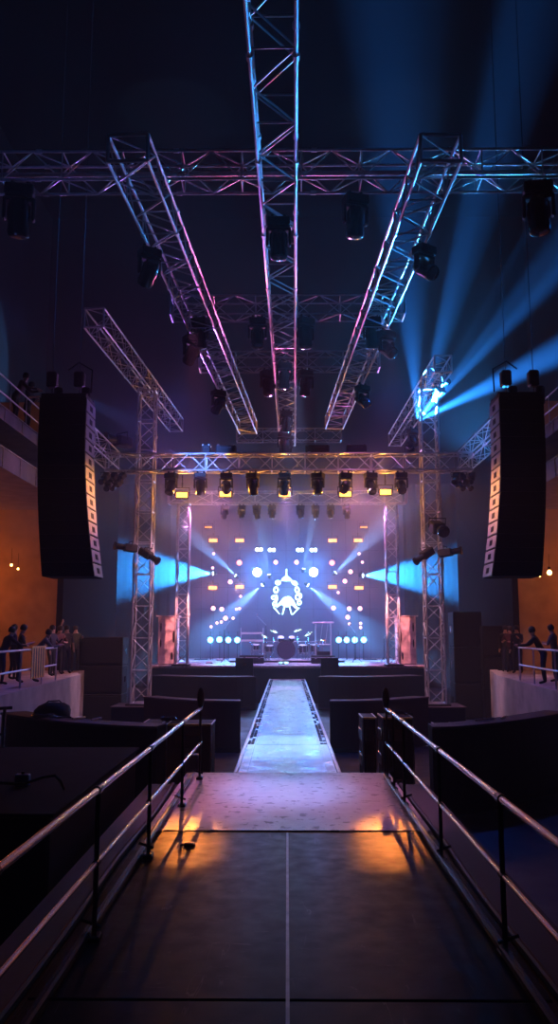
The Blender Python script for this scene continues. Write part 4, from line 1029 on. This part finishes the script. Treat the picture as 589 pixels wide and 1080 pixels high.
for a in ((-4 + 22, 392, 25.2, 0, 2, 'person leaning over the upper left balcony railing', 1.6), (31, 400, 26.4, 2, 1, 'person with folded arms on the upper left balcony beside the speaker hang', 1.5)):
    q = at(a[0], a[1], a[2]); human((-8.6, a[2], zfb), a[6], POSES[a[3]], (CLOTH[a[4]], CLOTH[1]), a[5], 'balcony spectators')
# yellow cloth over rail at left
t = thing('safety_banner', 'yellow striped cloth hanging over the left guard rail', 'banner', (-7.0, 23.0, TZ))
M = Matrix.Rotation(.05, 4, 'Z')
for k in range(6):
    MB().cbox((-.05, k * .22, .25), (-.03, k * .22 + .13, 1.12), .005).build('stripe_panel', YEL, t)
MB().cbox((-.055, -.02, 1.08), (-.025, 1.28, 1.14), .005).build('hem', YEL, t); MB().box((-.045, 0, .3), (-.035, 1.25, 1.08)).build('backing_cloth', CLOTH[1], t)

# ------------------------------------------------------------------ room wash lights (mostly added spots with no fixture of their own)
def wash(px, py, y, d, col, pw, an, bl=.6, size=.1): return lamp('wash', at(px, py, y), col, pw, d, size, an, bl)
# beams fanning up and out from the right tower
src = at(440, 452, 31.5)
for tx, ty, ty_y, pw, an in ((640, 190, 25, 16000, 11), (650, 350, 26, 12000, 8), (545, 60, 25, 9000, 10), (600, 290, 25, 6000, 4), (405, -150, 22, 3000, 12), (500, -100, 24, 2000, 7)):
    tgt = at(tx, ty, ty_y); lamp('beam', src + V((0, -.3, .25)), (.02, .25, 1.0), pw * 340, tgt - src, .08, an * 1.5, 1)
place_mh(src + V((-.1, .3, .1)), 'lit moving head by the right tower throwing blue beams upwards', 'lit moving heads', 2.6, .4, 1.1, True)
# left violet / blue faint beams
src2 = at(190, 452, 31.5)
lamp('beam', src2, (.30, .22, 1.0), 20000, at(192, 330, 31) - src2, .08, 12, .8)
lamp('beam', at(76, 415, 21.5), (.10, .25, 1.0), 25000, at(190, 470, 28) - at(76, 415, 21.5), .08, 14, .8)
# truss colouring
lamp('wash', (0, 27, 8.0), (.95, .14, .46), 1500, (0, -1, .40), .2, 38, .8)
lamp('wash', (-4.5, 27.5, 8.0), (.45, .16, 1.0), 1500, (.12, -1, .42), .2, 70, .8)
lamp('wash', (6.5, 26, 7.6), (.03, .34, 1.0), 16000, V((2.4, 17, 10.2)) - V((6.5, 26, 7.6)), .2, 42, .8)
lamp('wash', (-6.4, 9, 6.0), (.12, .22, 1.0), 120, (-.05, .8, .75), .2, 70, .8)
lamp('wash', (2.5, 27, 11.2), (.85, .2, .7), 200, (-.3, .6, -.6), .2, 100, .8)
# stage wash
for x, c, pw in ((-5, (.9, .25, .9), 1800), (5, (.9, .25, .9), 1800), (0, (.3, .3, 1), 1600)):
    lamp('wash', (x, SMY - .3, SMZ - .2), c, pw, (-x * .1, .75, -1), .2, 95, .7)
for s_ in (-1, 1): lamp('wash', (s_ * 3.4, 42.3, 8.7), (.95, .35, .8), 2600, (s_ * .2, 1.3, -8), .15, 80, .8)
# pink glow on side fills
for s in (-1, 1): lamp('wash', (s * 4.0, 41.0, 4.5), (1.0, .28, .28), 2200, (s * 3.1, 2.2, -2.7), .1, 50, .6)
# runway: blue centre and pink platform sides
def spot_to(a, b, col, pw, an, bl=.8, size=.12): return lamp('wash', a, col, pw, V(b) - V(a), size, an, bl)
spot_to((0, 19.8, 10.2), (0, 12.6, 0), (.24, .38, 1.0), 12000, 12, 1)
spot_to((-2.4, 20, 10.2), (-1.0, 12.3, 0), (1.0, .24, .60), 4600, 15, .9)
spot_to((2.6, 20, 10.2), (1.1, 12.3, 0), (1.0, .24, .60), 4600, 15, .9)
spot_to((.3, 24.3, 10.2), (0, 17.5, 0), (.22, .45, 1.0), 20000, 17, 1)
spot_to((0, 30, 8.1), (0, 24, 0), (.32, .28, 1.0), 16000, 24, 1)
spot_to((0, 30, 8.1), (0, 36, 0), (.6, .28, 1.0), 15000, 24, 1)
# added blue spot, out of view overhead, to light the rails
spot_to((-.1, 6.2, 9.3), (0, 8.0, .5), (.04, .26, 1.0), 1500, 52, .8)
place_mh(V((-.1, 6.3, ZL - .04)), 'added unseen moving head under the middle ceiling truss above the black boards', 'moving heads on ceiling trusses', 0, 0, 1.05)  # fixture added above the view to go with the blue spot
for s_ in (-1, 1): spot_to((s_ * 3.6, 30, 8.0), (s_ * 1.12, 9.7, 0), (1.0, .27, .04), 13000, 2.6, 1)
# front light on the drum kit
spot_to((0, SMY - .4, SMZ - .2), (kx, DY, 1.6), (.85, .5, 1.0), 5000, 26, .8)
# spots added near the second crosswise truss to colour the nearest one
for x, c, pw in ((-1.2, (1, .14, .42), 200), (.9, (.95, .16, .6), 90), (5.2, (.03, .35, 1), 420), (-6.2, (.10, .16, 1), 200)):
    spot_to((x, T2Y - 1.2, ZG - 1.0), (x * 1.25, T1Y, ZG + .3), c, pw, 60, .9)
# rim light from the rear truss on the main truss and towers, front light on the towers
for s_ in (-1, 1):
    spot_to((s_ * 3, 41.6, 8.4), (s_ * 3.9, 30, 8.6), (.75, .22, .85), 3000, 32, .9)
    spot_to((s_ * 2.2, 29.3, 7.9), (s_ * 5.4, 30.6, 3.6), (1.0, .45, .62), 2400, 50, .8)
    spot_to((s_ * 3.5, 29.3, 8.0), (s_ * 6.0, 22, 12), (.7, .25, .8), 500, 60, .8)
for s_ in (-1, 1): spot_to((s_ * 2.0, 29.3, 7.9), (s_ * 4.9, 20.4, 5.6), (1.0, .35, .05), 2600, 13, 1)
# colour on the backcloth from bare spots added in front of it
for x, z, c, pw in ((0, 6.5, (.07, .30, 1), 2200), (-2.6, 4.5, (.07, .22, 1), 1400), (2.6, 4.5, (.07, .22, 1), 1400), (-4.4, 1.0, (.9, .08, .5), 450), (4.6, 1.0, (.8, .08, .5), 300), (-3.5, 9.0, (.8, .15, .35), 350), (3.5, 9.0, (.8, .15, .35), 350), (0, 1.2, (.1, .25, 1), 600)):
    spot_to((x, 51.9, z), (x * 1.02, 54.4, z + .3), c, pw * .24, 130, 1, .2)
for s_ in (-1, 1): spot_to((s_ * 3.2, 24.4, 10.1), (s_ * 4.2, 22.5, 0), (.03, .13, 1), 1100, 115, .8)
# rails and terraces
lamp('wash', (-4.5, 27, 8), (1.0, .26, .62), 100, V((-7, 24, .5)) - V((-4.5, 27, 8)), .15, 60, .8)
lamp('wash', (4.5, 27, 8), (1.0, .26, .62), 100, V((7, 24, .5)) - V((4.5, 27, 8)), .15, 60, .8)
# orange walls under the balconies
for s in (-1, 1): lamp('wall', (s * 13.0, 31.5, 4.6), (1.0, .20, .02), 180, None, .1)
# balconies
for s in (-1, 1): lamp('wash', (s * 4.0, 28.5, 9), (.6, .3, .9), 90, (s * 4.5, -5, .2), .15, 50, .8)

# ------------------------------------------------------------------ haze and render look
w = bpy.data.worlds.new('hall_haze'); sc.world = w; w.use_nodes = True; nt = w.node_tree
nt.nodes['Background'].inputs['Color'].default_value = (0, 0, 0, 1); nt.nodes['Background'].inputs['Strength'].default_value = 0
vs_ = nt.nodes.new('ShaderNodeVolumeScatter'); vs_.inputs['Density'].default_value = .008; vs_.inputs['Anisotropy'].default_value = .3
vs_.inputs['Color'].default_value = (.95, .95, 1, 1)
g_ = nt.nodes.new('ShaderNodeNewGeometry'); sp_ = nt.nodes.new('ShaderNodeSeparateXYZ'); nt.links.new(g_.outputs['Position'], sp_.inputs[0])
def ramp(sock, a, b, c, d):
    m_ = nt.nodes.new('ShaderNodeMapRange'); m_.interpolation_type = 'SMOOTHSTEP'
    for k, v in zip(('From Min', 'From Max', 'To Min', 'To Max'), (a, b, c, d)): m_.inputs[k].default_value = v
    nt.links.new(sock, m_.inputs['Value']); return m_.outputs['Result']
def mth(op, a, b):
    m_ = nt.nodes.new('ShaderNodeMath'); m_.operation = op; nt.links.new(a, m_.inputs[0]); nt.links.new(b, m_.inputs[1]); return m_.outputs[0]
# thin in the hall, thicker at the stage; slab added to give main truss lamps halos
d1 = ramp(sp_.outputs['Y'], 27, 38, .0025, .006); d2 = ramp(sp_.outputs['Y'], 47, 51, 0, .034); d3 = ramp(sp_.outputs['Z'], 8, 12, 1, .35)
d4 = mth('MULTIPLY', mth('MULTIPLY', ramp(sp_.outputs['Y'], 29, 30.2, 0, .055), ramp(sp_.outputs['Y'], 31, 33, 1, 0)), mth('MULTIPLY', ramp(sp_.outputs['Z'], 4.5, 6.8, 0, 1), ramp(sp_.outputs['Z'], 7.5, 10, 1, 0)))
nt.links.new(mth('ADD', mth('MULTIPLY', mth('ADD', d1, d2), d3), d4), vs_.inputs['Density'])
w.cycles.volume_step_size = 1.5
nt.links.new(vs_.outputs[0], nt.nodes['World Output'].inputs['Volume'])
sc.view_settings.view_transform = 'Standard'; sc.view_settings.look = 'None'; sc.view_settings.gamma = 1; sc.view_settings.use_curve_mapping = False
sc.view_settings.exposure = 0.0
cy_ = sc.cycles
cy_.use_denoising = True
try: cy_.denoiser = 'OPENIMAGEDENOISE'
except Exception: pass
cy_.max_bounces = 4; cy_.diffuse_bounces = 2; cy_.glossy_bounces = 3; cy_.volume_bounces = 0; cy_.transmission_bounces = 2
cy_.use_light_tree = True; cy_.caustics_reflective = False; cy_.caustics_refractive = False
cy_.sample_clamp_indirect = 3
cy_.volume_max_steps = 40
